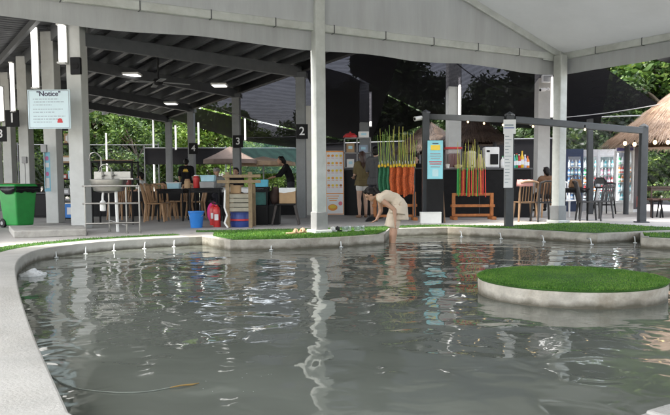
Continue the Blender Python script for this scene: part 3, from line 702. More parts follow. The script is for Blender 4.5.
mb = MB(); [mb.box(c, s) for c, s in (((0, -.012, .345), (.76, .003, .012)), ((0, -.012, -.345), (.76, .003, .012)), ((-.375, -.012, 0), (.012, .003, .69)), ((.375, -.012, 0), (.012, .003, .69)))]; mb.build('printed_border', INKG, nbd)
p = D(47.3, 171.8, 15.75); bn2 = board('hanging_banner', 'narrow light blue vertical banner on the side of a left column', 'banner', p, .13, .88, M('banner blue', (.30, .62, .78), .5, var=.05), rz=.5)
for z in (.3, -.05): mb = MB(); mb.ell((0, -.012, z), (.035, .003, .05)); mb.build('printed_mark', M('pink print', (.65, .2, .4), .6, var=0), bn2)
bx((0, -.012, .15), (.08, .003, .1), 'printed_panel', PAPER, bn2, 0); bx((0, -.012, -.25), (.07, .003, .22), 'printed_panel', PAPER, bn2, 0)
p = D(76.8, 66.5, 13.85); sp = thing('wall_speaker', 'black box speaker fixed to the column right of the tube light', 'speaker', p); bx((0, 0, 0), (.2, .18, .33), 'cabinet', BLKP, sp, .012)
mb = MB(); mb.path([(0, -.1, .0), (0, -.085, 0)], .07, 16); mb.build('cone', BLK, sp)
for (px, py, d, lb) in ((44, 148.5, 15.7, 'small grey switch box on the second left column'), (71, 138.5, 13.95, 'small grey switch box on the column right of the notice board'), (24.6, 160, 18.6, 'small grey box on the column above the green bin')):
    r = thing('switch_box', lb, 'switch', D(px, py, d)); bx((0, 0, 0), (.13, .08, .17), 'case', GREY, r, .01); mb = MB(); mb.tube((0, 0, -.08), (0, .02, -.9), .012); mb.build('conduit', GREY, r)
# ---- ceiling fan and ceiling lights
p = D(157.5, 49, 16.2); cf = thing('ceiling_fan', 'dark ceiling fan hanging from a shed beam', 'fan', p)
mb = MB(); mb.tube((0, 0, .1), (0, 0, -.7), .02); mb.lathe([(.02, .06), (.06, .04), (.06, -.02), (.02, -.04)]); mb.build('rod', BLK, cf)
mb = MB(); mb.lathe([(.03, -.66), (.10, -.68), (.12, -.74), (.09, -.8), (.02, -.82)]); mb.build('motor', BLK, cf, smooth='auto')
for k in range(4):
    a = k*PI/2+.4; mb = MB(); mb.beam((math.cos(a)*.1, math.sin(a)*.1, -.75), (math.cos(a)*.72, math.sin(a)*.72, -.77), .13, .012); mb.build('blade', MIDST, cf)
for (px, py, d, lb) in ((132, 75.5, 18, 'square ceiling light nearest the ceiling fan'), (171, 104, 24, 'small ceiling light farthest back under the shed roof'), (219.5, 86, 19.5, 'rectangular ceiling light right of centre under the shed roof')):
    r = thing('ceiling_light', lb, 'light', D(px, py, d)); bx((0, 0, .03), (.42, .42, .05), 'frame', WHITE, r); bx((0, 0, .0), (.36, .36, .02), 'diffuser', LEDM, r)
# ---- stainless sink station with rail frame
b0 = G(112, 233.8); sk = thing('sink_station', 'stainless steel hand washing sink with pipe rail frame and two taps', 'sink', b0, .03)
def kx(px): return (px-112)*.01775
def kz(py): return (234-py)*.01775
mb = MB(); y0, y1 = 0, .62
for px, yy in ((86.6, 0), (139.5, 0), (126, .05), (101, .55), (131, .6)):
    mb.tube((kx(px), yy, 0), (kx(px), yy, kz(187)), .014); mb.lathe([(.028, 0), (.028, .025), (.017, .03)], (kx(px), yy, 0), 10)
for z in (kz(187), kz(204)): mb.tube((kx(84), 0, z), (kx(139.5), 0, z), .016)
mb.tube((kx(86.6), 0, kz(224)), (kx(139.5), 0, kz(223)), .016); mb.tube((kx(139.5), 0, kz(187)), (kx(131), .6, kz(187)), .016); mb.tube((kx(86.6), 0, kz(187)), (kx(101)-.1, .6, kz(187)), .016); mb.tube((kx(101), .55, kz(222)), (kx(126), .05, kz(226)), .014)
mb.build('rail_frame', SS, sk, smooth='auto')
mb = MB()
def basin(u, v):
    a = u*2*PI; e = 4; cx_, sx_ = math.cos(a), math.sin(a); r = (abs(cx_)**e+abs(sx_)**e)**(-1/e); f = [1.04, 1.0, .98, .8, .3, 0.02][int(round(v*5))]; z = [.0, .0, -.02, -.2, -.235, -.24][int(round(v*5))]
    return V((kx(105)+.30*r*cx_*f, .32+.22*r*sx_*f, kz(180)+z))
mb.add(*grid(basin, 40, 5)); bo = mb.build('basin', SS, sk, smooth='auto'); sm = bo.modifiers.new('solid', 'SOLIDIFY'); sm.thickness = .012
mb = MB(); mb.box((kx(105), .57, kz(176)), (.66, .03, .14)); mb.box((kx(126), .33, kz(180)), (.24, .46, .03)); mb.build('splash_panel', SS, sk, bevel=.006)
for px, h, rr in ((105, .2, .09), (95, .42, .09)):
    mb = MB(); x = kx(px); z = kz(177); pts = [(x, .5, z-.05), (x, .5, z+h-.08)]+[(x-.02-rr*math.sin(t)*0+(-1)*(rr-rr*math.cos(t)), .5-rr*.4*math.sin(t), z+h-.08+rr*math.sin(t)) for t in [k*PI/7 for k in range(1, 8)]]; pts.append((x-.04-rr*2, .49, z+h-.12)); mb.path(pts, .014, 8); mb.tube((x, .5, z), (x+.07, .48, z+.03), .01); mb.build('tap', SS, sk, smooth='auto')
mb = MB(); mb.lathe([(.02, 0), (.05, .01), (.05, .16), (.02, .2), (.02, .25)], (kx(100.5), .2, kz(212))); mb.path([(kx(100.5), .2, kz(198)), (kx(100.5), .25, kz(192))], .02); mb.build('drain_trap', WHITE, sk, smooth='auto')
mb = MB(); mb.path([(kx(113), .25, kz(192)), (kx(113.5), .25, kz(212)), (kx(113), .3, kz(233))], .028, 8); mb.build('waste_pipe', WHITE, sk, smooth='auto')
p = D(66.5, 196, 12.7); mb = MB(); mb.lathe([(.03, 0), (.035, .1), (.012, .13), (.012, .17), (.02, .18)], (0, 0, 0), 10); 
# ---- tall black shelf rack
b0 = G(67, 221.2); rk = thing('shelf_rack', 'tall black metal shelf rack filled with odds and ends behind left column', 'shelf', b0)
mb = MB(); [mb.box((x, y, 1.12), (.035, .035, 2.24)) for x in (-.21, .21) for y in (0, .4)]; mb.build('frame', BLK, rk)
for z in (.06, .62, 1.0, 1.38, 1.85, 2.2): bx((0, .2, z), (.4, .4, .025), 'shelf', BLK, rk)
items = [('storage_box', (.06, .2, .075), (.26, .26, .34), BLUE, 'blue printed box on the lowest shelf of the black rack'), ('storage_box', (-.05, .2, .635), (.22, .25, .16), GREY, 'grey box on the second shelf of the black rack'), ('storage_box', (.09, .2, .635), (.1, .2, .24), WHITE, 'white carton beside the grey box in the black rack'),
         ('storage_box', (-.08, .2, 1.015), (.18, .2, .12), M('red print card', (.4, .1, .08), .7), 'red carton at mid height in the black rack'), ('storage_box', (.1, .2, 1.015), (.15, .22, .2), LBLUE, 'light blue tub at mid height in the black rack'), ('storage_box', (0, .2, 1.395), (.3, .26, .18), CARD, 'brown carton on the upper shelf of the black rack'), ('storage_box', (.06, .2, 1.865), (.2, .24, .24), CARD, 'tall brown carton on the top shelf of the black rack')]
for nm, c, s, mt, lb in items:
    r = thing(nm, lb, 'box', b0+V(c)); bx((0, 0, s[2]/2), s, 'carton', mt, r, .01); mb = MB(); mb.box((0, -s[1]/2-.002, s[2]*.5), (s[0]*.6, .003, s[2]*.5)); mb.build('print', PAPER, r)
# ---- dark cupboards behind the bin
p = G(42, 217.6); r = thing('storage_cabinet', 'dark low cabinet between the left columns behind the bin', 'cabinet', p); bx((0, .25, .32), (.75, .5, .64), 'body', BLK, r, .01); bx((0, -.005, .33), (.35, .012, .56), 'door', BLKP, r); bx((0, .25, .66), (.8, .55, .035), 'top', STEEL, r)
p = G(20, 217); r = thing('storage_cabinet', 'dark cabinet mostly hidden behind the green bin', 'cabinet', p); bx((0, .25, .45), (.8, .5, .9), 'body', BLK, r, .01); bx((0, .25, .92), (.86, .55, .035), 'top', WOODB, r)
# ---- tables
def table(label, loc, w_, d_, h, mat, rz=0, leg=.035, name='table', grp=None, shelf=False):
    t = thing(name, label, 'table', loc, rz, grp); bx((0, 0, h-.02), (w_, d_, .04), 'tabletop', mat, t, .006)
    for x in (-1, 1):
        for y in (-1, 1): bx((x*(w_/2-leg), y*(d_/2-leg), (h-.04)/2), (leg, leg, h-.042), 'leg', mat, t, .004)
    mb = MB(); [mb.box((0, y*(d_/2-leg), h-.075), (w_-leg*3, .02, .06)) for y in (-1, 1)]; [mb.box((x*(w_/2-leg), 0, h-.075), (.02, d_-leg*3, .06)) for x in (-1, 1)]; mb.build('apron', mat, t)
    return t
def gz(px, py): p = G(px, py); return V((p.x, p.y, DK))
T1 = gz(174, 220.8); table('black table with a light blue box beside the tan plastic chairs', T1, .64, .7, .76, BLK)
T2 = gz(207.5, 222); table('black table carrying the red jar and the light blue basin', T2, .72, .7, .78, BLK)
# ---- plastic chairs
def chair_proto(label, mat, loc, rz, grp=None, name='plastic_chair'):
    t = thing(name, label, 'chair', loc, rz, grp)
    mb = MB()
    def st(u, v): x = (u-.5)*.42*(1-.12*v); y = -.21+.42*v; return V((x, y, .435-.012*math.sin(u*PI)*math.sin(v*PI)+.01*abs(u-.5)))
    vs, fs = grid(st, 8, 8); mb.add(vs, fs); o_ = mb.build('seat', mat, t, smooth=True); m_ = o_.modifiers.new('s', 'SOLIDIFY'); m_.thickness = .025
    for x in (-1, 1):
        for y in (-1, 1):
            mb = MB(); top_ = V((x*.18, y*.18, .43)); bot = V((x*.215, y*.225, 0)); mb.path([bot, top_], [.02, .028], 6); mb.build('leg', mat, t)
    for x in (-1, 1):
        mb = MB(); mb.path([(x*.19, .19, .42), (x*.20, .235, .62), (x*.19, .29, .86)], [.026, .022, .018], 6); mb.build('back_post', mat, t, smooth='auto')
    for x in (-.13, -.065, 0, .065, .13):
        mb = MB(); mb.beam((x, .20, .43), (x*.95, .283, .84), .036, .012); mb.build('slat', mat, t)
    mb = MB(); mb.path([(-.19, .29, .85), (-.1, .315, .88), (.1, .315, .88), (.19, .29, .85)], .024, 6); mb.build('top_rail', mat, t, smooth='auto')
    return t
gch = 'tan plastic chairs around the left tables'
ch = chair_proto('tan plastic chair nearest the sink with its back to the left', TAN, gz(155, 221.6), 1.75, gch)
def cch(px, py, rz, lb, src=ch, g=gch): r = dup(src, gz(px, py), rz, lb, g); return r
cch(159.5, 220.6, 1.6, 'tan plastic chair nested just behind the chair nearest the sink')
cch(168, 219.2, 1.65, 'tan plastic chair half hidden behind the table with the light blue box')
cch(120, 219.6, -.3, 'tan slatted plastic chair behind the sink rails')
wc = chair_proto('brown plastic chair standing sideways right of the sink', WOODB, gz(131.5, 218.6), 1.2, None)
cch(196, 218.4, -1.2, 'tan plastic chair behind the blue bucket')
cch(182, 217.4, -.5, 'tan plastic chair on the far side of the table with light blue box')
cch(164, 216.9, 3.0, 'tan plastic chair under the seated red shirt child')
# ---- on tables
def item_box(px, py, d, w_, h, label, mat, name='storage_box', lidm=None, z=None, dp=.22, cat='box', rz=0):
    p = D(px, py, d) if z is None else V((D(px, py, d).x, d, z)); r = thing(name, label, cat, p, rz); mb = MB(); mb.add(taper((w_*.46, dp*.46), (w_*.5, dp*.5), 0, h), BOX); mb.build('tub', mat, r, bevel=.01)
    if lidm: bx((0, 0, h+.012), (w_*1.06, dp*1.06, .028), 'lid', lidm, r, .008)
    return r
zt1, zt2 = DK+.762, DK+.782
item_box(174, 189, T1.y-.1, .3, .13, 'light blue plastic box on the black table beside tan chairs', LBLUE, z=zt1, lidm=WHITE)
def jar(loc, rad, h, label, mat, lidm, name='jar', cat='jar'):
    r = thing(name, label, cat, loc); mb = MB(); mb.lathe([(rad*.9, 0), (rad, .02), (rad, h*.8), (rad*.7, h*.9), (rad*.7, h*.93)], n=18); mb.build('body', mat, r, smooth='auto'); mb = MB(); mb.lathe([(rad*.78, h*.93), (rad*.78, h), (rad*.5, h*1.02)], n=18); mb.build('lid', lidm, r, smooth='auto'); return r
jar(V((D(187, 188, T2.y-.3).x, T2.y-.25, zt2)), .07, .2, 'tan lidded jar at the left end of the table with the red jar', CARD, TAN)
jar(V((D(196.6, 188, T2.y-.2).x, T2.y-.2, zt2)), .075, .29, 'red jar with white lid on the black table', RED, WHITE)
item_box(208, 188, T2.y-.2, .34, .14, 'grey plastic basin under the light blue basin on the black table', GREY, z=zt2, dp=.3)
item_box(208.5, 188, T2.y-.2, .31, .12, 'light blue plastic basin stacked on the grey basin', LBLUE, z=zt2+.142, dp=.28, lidm=LBLUE)
# ---- bucket, extinguishers, bag
b0 = gz(196.6, 227.6); r = thing('bucket', 'bright blue plastic bucket standing on the deck', 'bucket', b0); mb = MB(); mb.lathe([(.115, 0), (.15, .30), (.162, .305), (.162, .33), (.15, .33), (.14, .3), (.11, .02)], n=28); mb.build('pail', BLUE, r, smooth='auto')
mb = MB(); mb.path([(.16*math.cos(t), -.15*math.sin(t)*.75, .31-.12*math.sin(t)) for t in [k*PI/12 for k in range(13)]], .006, 5); mb.build('handle', SS, r)
def ext(loc, label, s=1):
    r = thing('fire_extinguisher', label, 'extinguisher', loc); mb = MB(); mb.lathe([(.07*s, 0), (.075*s, .02), (.075*s, .34), (.06*s, .39), (.025*s, .42), (.025*s, .45)], n=18); mb.build('cylinder', RED, r, smooth='auto')
    mb = MB(); mb.box((0, 0, .46), (.05, .04, .03)); mb.beam((0, 0, .47), (-.11, 0, .50), .02, .014); mb.beam((0, 0, .49), (-.1, 0, .53), .02, .01); mb.build('valve', BLKP, r)
    mb = MB(); mb.path([(.03, 0, .46), (.1, -.02, .42), (.1, -.03, .25), (.085, -.03, .12)], .012, 6); mb.build('hose', BLKP, r, smooth='auto'); bx((0, -.074, .2), (.08, .008, .12), 'label_plate', PAPER, r); return r
ext(gz(217.2, 227), 'nearer red fire extinguisher standing between the bucket and wooden rack'); ext(gz(213.5, 225.2), 'red fire extinguisher half hidden behind the nearer one')
b0 = gz(213.6, 223.4); r = thing('bag', 'bright pink bag standing under the table behind the fire extinguishers', 'bag', b0); mb = MB(); mb.ell((0, 0, .24), (.14, .09, .24)); mb.ell((0, -.06, .16), (.1, .06, .12)); mb.build('body', M('pink cloth', (.65, .03, .22), .7), r, smooth=True); mb = MB(); mb.path([(-.06, 0, .44), (-.05, 0, .54), (.05, 0, .54), (.06, 0, .44)], .012, 6); mb.build('handle', BLK, r)
# ---- wooden slatted rack
b0 = gz(239.5, 227.6); r = thing('wooden_rack', 'tan wooden rack with long top rails and slatted shelf', 'rack', b0, -.04); k_ = .0196
def wx(px): return (px-239.5)*k_
def wz(py): return (227.8-py)*k_
for px in (228, 251): bx((wx(px), 0, wz(172)/2), (.075, .06, wz(172)), 'leg', WOODT, r); bx((wx(px), .45, wz(184)/2), (.06, .05, wz(184)), 'leg', WOODT, r)
for py, x0, x1 in ((176, 224, 262), (181.5, 218, 262)): seg((wx(x0), -.045, wz(py)), (wx(x1), -.045, wz(py)), .03, .06, 'rail', WOODT, r)
for py in (196, 200.5, 205, 209.5): bx((wx(239.5), -.01, wz(py)), (.38, .025, .075), 'slat', M('pale slat paint', (.30, .28, .22), .6, var=.2), r)
bx((wx(239.5), .22, wz(194)), (.44, .42, .02), 'shelf', WOODT, r)
zs = DK+wz(194)+.012
item_box(236, 194, b0.y+.2, .2, .16, 'brown carton on the shelf of the wooden rack', CARD, z=zs, dp=.2)
mb = MB(); mb.lathe([(.2, 0), (.215, .1), (.2, .12), (.215, .2), (.2, .24), (.215, .3)], n=24); o = mb.build('tub', M('navy plastic', (.03, .06, .25), .4), loc=(b0.x, b0.y+.25, DK), smooth='auto'); tag(o, 'dark blue tub under the wooden rack', 'tub')
mb = MB(); mb.lathe([(.217, .0), (.217, .035)], n=24); o.name = 'tub'; r2 = mb.build('red_band', RED, o, loc=(0, 0, .13))
r = None
mb = MB(); mb.path([(b0.x-.26, b0.y-.1, DK+wz(190)), (b0.x-.27, b0.y-.13, DK+.4), (b0.x-.22, b0.y-.14, DK+.25), (b0.x-.27, b0.y-.15, DK+.1), (b0.x-.2, b0.y-.2, DK+.012)], .018, 7); tag(mb.build('hose', WHITE, smooth='auto'), 'white hose hanging down the left leg of the wooden rack', 'hose')
# table behind the rack with cloth
T3 = gz(245, 221); table('dark table half hidden behind the wooden rack under a white cloth', T3, 1.0, .6, .76, BLK)
mb = MB()
def cl(u, v):
    x = -.52+1.0*u; y = -.33+.5*v; z = .79; dr = 0
    if v < .25: dr = (.25-v)*4; y = -.33-.02*dr; z = .79-dr*(.10+.22*max(0, u-.45)+.02*math.sin(u*25))
    return V((x, y, z+.006*ns((x*9, y*9, 0), 1)+.01*math.sin(u*14)*dr))
mb.add(*grid(cl, 40, 16)); o = mb.build('cloth', WHITE, loc=T3, smooth=True); tag(o, 'white cloth draped over the table behind the wooden rack', 'cloth'); m_ = o.modifiers.new('s', 'SOLIDIFY'); m_.thickness = .006
item_box(262, 188, T3.y, .3, .2, 'turquoise plastic tub right of the white cloth', M('turquoise plastic', (.1, .45, .6), .4), z=DK+.765, dp=.2)
# black frame table with crates, stool with carton
T4 = gz(260.5, 224.6); table('black frame table with crates packed beneath it', T4, .40, .5, .80, BLK)
item_box(260, 205, T4.y, .33, .3, 'dark green crate on top of the black boxes below the table', M('dark teal crate', (.03, .12, .11), .5, var=.4), z=DK+.42, dp=.36)
item_box(260, 205, T4.y, .34, .4, 'black storage box directly under the dark green crate', BLKP, z=DK+.003, dp=.38)
item_box(274.5, 225, T4.y+.05, .26, .41, 'black storage box under the brown bag', BLKP, z=DK+.003, dp=.36)
p = V((D(275, 200, T4.y).x, T4.y, DK+.42)); r = thing('bag', 'dark brown bag slumped on the black storage box', 'bag', p); mb = MB(); mb.ell((0, 0, .17), (.12, .13, .18)); mb.ell((.02, -.03, .27), (.09, .1, .12)); o = mb.build('body', M('dark brown cloth', (.06, .035, .03), .8, var=.25), r, smooth=True)
mb = MB(); mb.path([(-.06, 0, .33), (-.03, -.03, .44), (.05, -.03, .43), (.07, 0, .33)], .012, 6); mb.build('handle', BLK, r)
ST = gz(286, 224.8); r = thing('stool', 'dark stool with splayed legs holding the carton', 'stool', ST)
bx((0, 0, .43), (.42, .36, .04), 'seat', BLKP, r, .012)
for x in (-1, 1):
    for y in (-1, 1): mb = MB(); mb.path([(x*.28, y*.19, 0), (x*.19, y*.15, .42)], [.02, .026], 8); mb.build('leg', M('dark taupe', (.06, .05, .045), .5), r)
p = ST+V((.04, 0, .452)); r = thing('carton', 'brown cardboard carton draped with white paper on the dark stool', 'carton', p); bx((0, 0, .16), (.33, .28, .32), 'box', CARD, r, .006)
mb = MB()
def dr(u, v):
    x = -.17+.345*u; z = .325-(0 if v > .35 else (.35-v)/.35*.11*(1-.5*abs(u-.3))); y = -.146+.25*max(0, v-.35)/.65; return V((x, y, z+.004*ns((u*6, v*6, 2), 1)))
mb.add(*grid(dr, 14, 12)); o = mb.build('paper_cover', PAPER, r, smooth=True)
# ---- slippers, shoe, cups on the platform turf
def slipper(loc, rz, label, mat):
    r = thing('slipper', label, 'slipper', loc, rz); out_ = []
    for k in range(20): a = 2*PI*k/20; y = math.sin(a)*.125; out_.append((math.cos(a)*(.042+.01*math.sin(a)), y))
    mb = MB(); mb.prism(out_, 0, .028); mb.build('sole', mat, r, bevel=.006)
    mb = MB(); mb.path([(-.048, .02, .02), (-.035, .035, .06), (0, .045, .075), (.035, .035, .06), (.048, .02, .02)], .02, 8); mb.path([(-.045, .06, .02), (0, .07, .065), (.045, .06, .02)], .018, 8); mb.build('upper', mat, r, smooth='auto'); return r
SL = M('tan leather', (.5, .33, .2), .6); 
def gt(px, py): p = G(px, py, DK+.016); return p
slipper(gt(293, 234), -1.3, 'left one of the tan slippers lying on the turf', SL); slipper(gt(300.5, 233.2), -1.0, 'right one of the tan slippers lying on the turf', SL)
slipper(gt(330.5, 231.8), -1.2, 'white and black sandal lying left of its mate near the tent post', WHITE); slipper(gt(335, 231.3), -1.7, 'black sandal lying next to the white one near the tent post', BLKP)
CUP = glassmat('clear plastic', (.88, .9, .9), .16)
for px, py, lb in ((345, 231.6, 'leftmost clear plastic tub on the platform turf'), (348.5, 231, 'second clear plastic tub from the left on the turf'), (357, 231.2, 'clear plastic tub just left of the last tub on the turf'), (362, 230.8, 'rightmost clear plastic tub on the platform turf')):
    r = thing('plastic_tub', lb, 'tub', gt(px, py)); mb = MB(); mb.lathe([(.045, 0), (.06, .085), (.066, .088), (.066, .093), (.056, .088), (.042, .004)], n=18, cap=False); mb.lathe([(.042, .004), (.002, .004)], n=18, cap=False); mb.build('tub_wall', CUP, r, smooth='auto'); mb = MB(); mb.lathe([(.048, .004), (.05, .02), (.001, .02)], n=16); mb.build('base', WHITE, r)

# ---- black frame stand with planks behind the sink
b0 = gz(114, 224.5); k_ = b0.y/700; r = thing('frame_stand', 'black metal frame stand with tan planks on top behind the sink', 'stand', b0)
hh = (224.5-162)*k_
for x in (-.46, .42):
    for y in (0, .5): bx((x, y, hh/2), (.035, .035, hh), 'leg', BLK, r)
for y in (0, .5): bx((-.02, y, hh), (.92, .035, .04), 'top_bar', BLK, r)
bx((-.02, .25, hh*.62), (.9, .5, .025), 'shelf', BLK, r)
for x0, x1, y in ((-.42, .0, .1), (-.1, .36, .3)): seg((x0, y, hh+.03), (x1, y+.05, hh+.045), .09, .03, 'plank', WOODT, r)
for c, s_, mt, lb in (((.22, .25, hh*.62+.014), (.2, .25, .2), M('dark red print card 2', (.22, .05, .05), .7), 'dark red box on the shelf of the black frame stand'), ((-.05, .22, hh*.62+.014), (.22, .2, .26), GREY, 'grey box on the shelf of the black frame stand')):
    q_ = thing('storage_box', lb, 'box', b0+V(c)); bx((0, 0, s_[2]/2), s_, 'carton', mt, q_, .01); bx((0, -s_[1]/2-.003, s_[2]*.5), (s_[0]*.6, .004, s_[2]*.4), 'print', PAPER, q_, 0)
# ---- cables
def cable(a, b_, sag, label, rr=.012):
    a, b_ = D(*a), D(*b_); pts = [a.lerp(b_, t/14)-a-V((0, 0, sag*4*(t/14)*(1-t/14))) for t in range(15)]; mb = MB(); mb.path(pts, rr, 5); tag(mb.build('cable', GREY, loc=a, smooth='auto'), label, 'cable')
cable((556, 118, 18.3), (672, 102, 18.3), .05, 'thin grey cable running to the tip of the triangular shade net')
cable((455, 62, 19.5), (506, 92, 21), .1, 'dark cable slanting down from the tall pale column behind the rods', .016)
cable((222, 109, 21), (300, 131, 24), .08, 'pale line for the light along the seam of the black net near sign 3')  # thin pale tube drawn as the light showing between the two nets
# ================================================================ counters
def counter(px0, px1, d0, d1, ztop, depth, label):
    a, b_ = D(px0, 200, d0), D(px1, 200, d1); a.z = b_.z = DK; dv = (b_-a); L_ = dv.length; ang = math.atan2(dv.y, dv.x)
    t = thing('counter', label, 'counter', a, ang); bx((L_/2, depth/2, (ztop-DK-.04)/2), (L_, depth, ztop-DK-.04), 'body', BLK, t, .008)
    bx((L_/2, depth/2, ztop-DK-.02), (L_+.06, depth+.06, .04), 'worktop', STEEL, t, .006)
    k = max(2, int(L_/.9))
    for i in range(1, k): bx((L_*i/k, -.004, (ztop-DK)/2), (.012, .01, ztop-DK-.1), 'panel_joint', STEEL, t, 0)
    return t
counter(344, 423, 19.2, 18.4, 1.41, .6, 'long black counter behind the two customers and the orange nets')
counter(429, 531, 17.6, 17.2, 1.36, .6, 'long black counter behind the stand of red and green fishing rods')
counter(302, 327, 19.6, 19.4, .95, .5, 'low black counter behind the middle tent post')
# ---- posters
ORG = M('orange print', (.85, .35, .06), .6, var=.1); YEL = M('yellow print', (.85, .62, .08), .6, var=.1); PNK = M('pink print 2', (.75, .2, .25), .6, var=0)
p = G(335, 215.5); mp_ = thing('menu_board', 'tall white menu board with rows of orange food pictures', 'menu board', (p.x, p.y, DK))
bx((0, 0, .885), (.50, .04, 1.74), 'panel', PAPER, mp_, .004)
mb = MB(); [mb.box(c, s) for c, s in (((0, -.022, 1.735), (.48, .004, .03)), ((0, -.022, .04), (.48, .004, .02)), ((-.235, -.022, .885), (.02, .004, 1.70)), ((.235, -.022, .885), (.02, .004, 1.70)), ((0, -.022, .60), (.45, .004, .02)))]; mb.build('orange_border', ORG, mp_)
rnd = random.Random(5)
for i in range(5):
    for j in range(4):
        z = 1.62-i*.20; x = -.165+.11*j; mb = MB(); mb.ell((x, -.022, z), (.038, .004, .034), n=10, m=6); mb.build('dish_picture', rnd.choice([ORG, YEL, ORG, M('brown print', (.45, .2, .08), .6, var=.1)]), mp_)
        mb = MB(); mb.box((x, -.022, z-.062), (.07, .003, .011)); mb.build('caption', rnd.choice([ORG, PNK]), mp_)
mb = MB(); mb.ell((-.06, -.022, .22), (.13, .004, .09)); mb.build('dish_picture', ORG, mp_, loc=(0, 0, 0)); mb = MB(); mb.ell((-.06, -.026, .24), (.09, .004, .05)); mb.build('dish_picture', YEL, mp_)
mb = MB(); mb.ell((.15, -.022, .33), (.055, .004, .055)); mb.build('price_spot', PNK, mp_)
for z, w_ in ((.53, .32), (.47, .26), (.41, .2)): mb = MB(); mb.box((-.05, -.022, z), (w_, .003, .022)); mb.build('caption', ORG, mp_)
AQ = M('aqua poster', (.28, .66, .76), .5, var=.08, sc=3)
p = G(435, 223); ab = thing('poster_stand', 'black sign stand holding a light blue poster beside the white box', 'sign stand', (p.x, p.y, DK), .0); k_ = p.y/700
hh = (223-140.5)*k_
bx((0, 0, hh/2), (.36, .03, hh), 'board', BLK, ab, .006)
bx((-.005, -.02, (223-160)*k_), (.33, .012, 38*k_), 'poster', AQ, ab, .002)
def q(py): return (223-py)*k_
bx((0, -.028, q(148)), (.2, .004, 5*k_), 'title_panel', YEL, ab, 0); 
for z, w_, mt in ((q(144), .13, INK), (q(154), .22, INKG), (q(156.4), .24, INKG), (q(158.8), .2, INKG), (q(162), .27, RINK), (q(164.2), .25, RINK), (q(167), .2, INKG)):
    mb = MB(); mb.box((0, -.028, z), (w_, .004, .02)); mb.build('printed_line', mt, ab)
bx((.0, -.028, q(173)), (.13, .004, .15), 'pale_panel', M('pale aqua', (.5, .72, .78), .6, var=.05), ab, 0)
seg((.21, .0, 0), (.16, .25, q(160)), .03, .03, 'strut', WOODB, ab)
p = G(430.5, 223.4); r = thing('carton', 'white box on the deck at the foot of the poster stand', 'box', (p.x, p.y, DK)); bx((0, 0, .115), (.44, .2, .23), 'box', WHITE, r, .008); bx((0, 0, .236), (.45, .21, .012), 'lid', WHITE, r, .003)
# ---- pergola
PG = [(425.5, 113, 222, 15.4), (508.5, 115.5, 227, 13.9), (643, 127, 222.6, 14.35)]
tops = []; base = []
for px, ty, by, d in PG: g_ = G(px if px < 640 else 641.5, by); base.append(V((g_.x, g_.y, DK))); z = D(px, ty, g_.y).z; tops.append(V((g_.x, g_.y, z)))
pg = thing('pergola', 'charcoal steel pergola frame around the drinks area', 'pergola', base[1]); o_ = base[1]
for t_, b_, w_ in zip(tops, base, (.15, .15, .145)):
    seg(b_-o_, t_-o_, w_, w_, 'post', CHAR, pg, .01)
    mb = MB(); q4 = t_-o_; mb.lathe([(.10, -.005), (.10, .02), (.05, .05), (.0, .075)], q4, 4); mb.build('post_cap', CHAR, pg); bx(b_-o_+V((0, 0, .012)), (.24, .24, .024), 'base_plate', CHAR, pg)
dz = V((0, 0, -.08))
seg(tops[0]-o_+dz+V((.08, 0, 0)), tops[1]-o_+dz-V((.08, 0, 0)), .09, .12, 'beam', CHAR, pg, .008); seg(tops[1]-o_+dz+V((.08, 0, 0)), tops[2]-o_+dz-V((.0, 0, 0)), .10, .13, 'beam', CHAR, pg, .012)
bp_ = D(590, 200, 19); bt = D(590, 119, 19); seg(V((bp_.x, bp_.y, DK))-o_, bt-o_, .14, .14, 'post', CHAR, pg, .01)
bp2 = D(615.5, 200, 18.6); bt2 = D(615.5, 128, 18.6)
# paper list on middle pergola post
p = D(508.7, 155.5, base[1].y-.13); r = thing('paper_list', 'long white paper price list fixed to the middle pergola post', 'paper list', p)
bx((-.005, 0, -.02), (.17, .006, 1.18), 'sheet', PAPER, r, 0); bx((.01, -.008, .54), (.235, .006, .27), 'header_sheet', PAPER, r, 0)
rnd = random.Random(8)
for i in range(15): mb = MB(); w_ = rnd.uniform(.06, .12); mb.box((-.07+w_/2, -.005, .36-i*.062), (w_, .003, .012)); mb.build('printed_line', INKG, r)
bx((.0, -.013, .57), (.16, .003, .03), 'printed_line', INKG, r, 0); bx((.0, -.013, .52), (.19, .003, .02), 'printed_line', M('blue ink', (.1, .15, .4), .6, var=0), r, 0)
# bulbs on the pergola beam and hut
def bulb(p, label, grp, s=1):
    r = thing('string_bulb', label, 'light bulb', p, 0, grp); mb = MB(); mb.ell((0, 0, -.02), (.032*s, .032*s, .04*s)); mb.build('globe', WARM, r, smooth=True); mb = MB(); mb.tube((0, 0, .015), (0, 0, .07), .015); mb.build('socket', BLKP, r)
for px, py in ((468, 121), (503, 124), (484, 122.5)): a = D(px, py, 14.9); bulb(a, 'warm bulb hanging under the pergola beam left of the paper list', 'bulbs on the left pergola beam', .6)
for px, py in ((533, 125.5), (585, 128.5)): bulb(D(px, py, 14.0), 'warm bulb hanging under the pergola beam right of the paper list', 'bulbs on the right pergola beam', .6)
for px, py in ((625, 142.5), (634.5, 143.5), (655, 141.5), (668, 141.5)): bulb(D(px, py, 15.9), 'warm bulb hanging under the eave of the large thatched roof', 'bulbs under the thatched roof', 1.25)
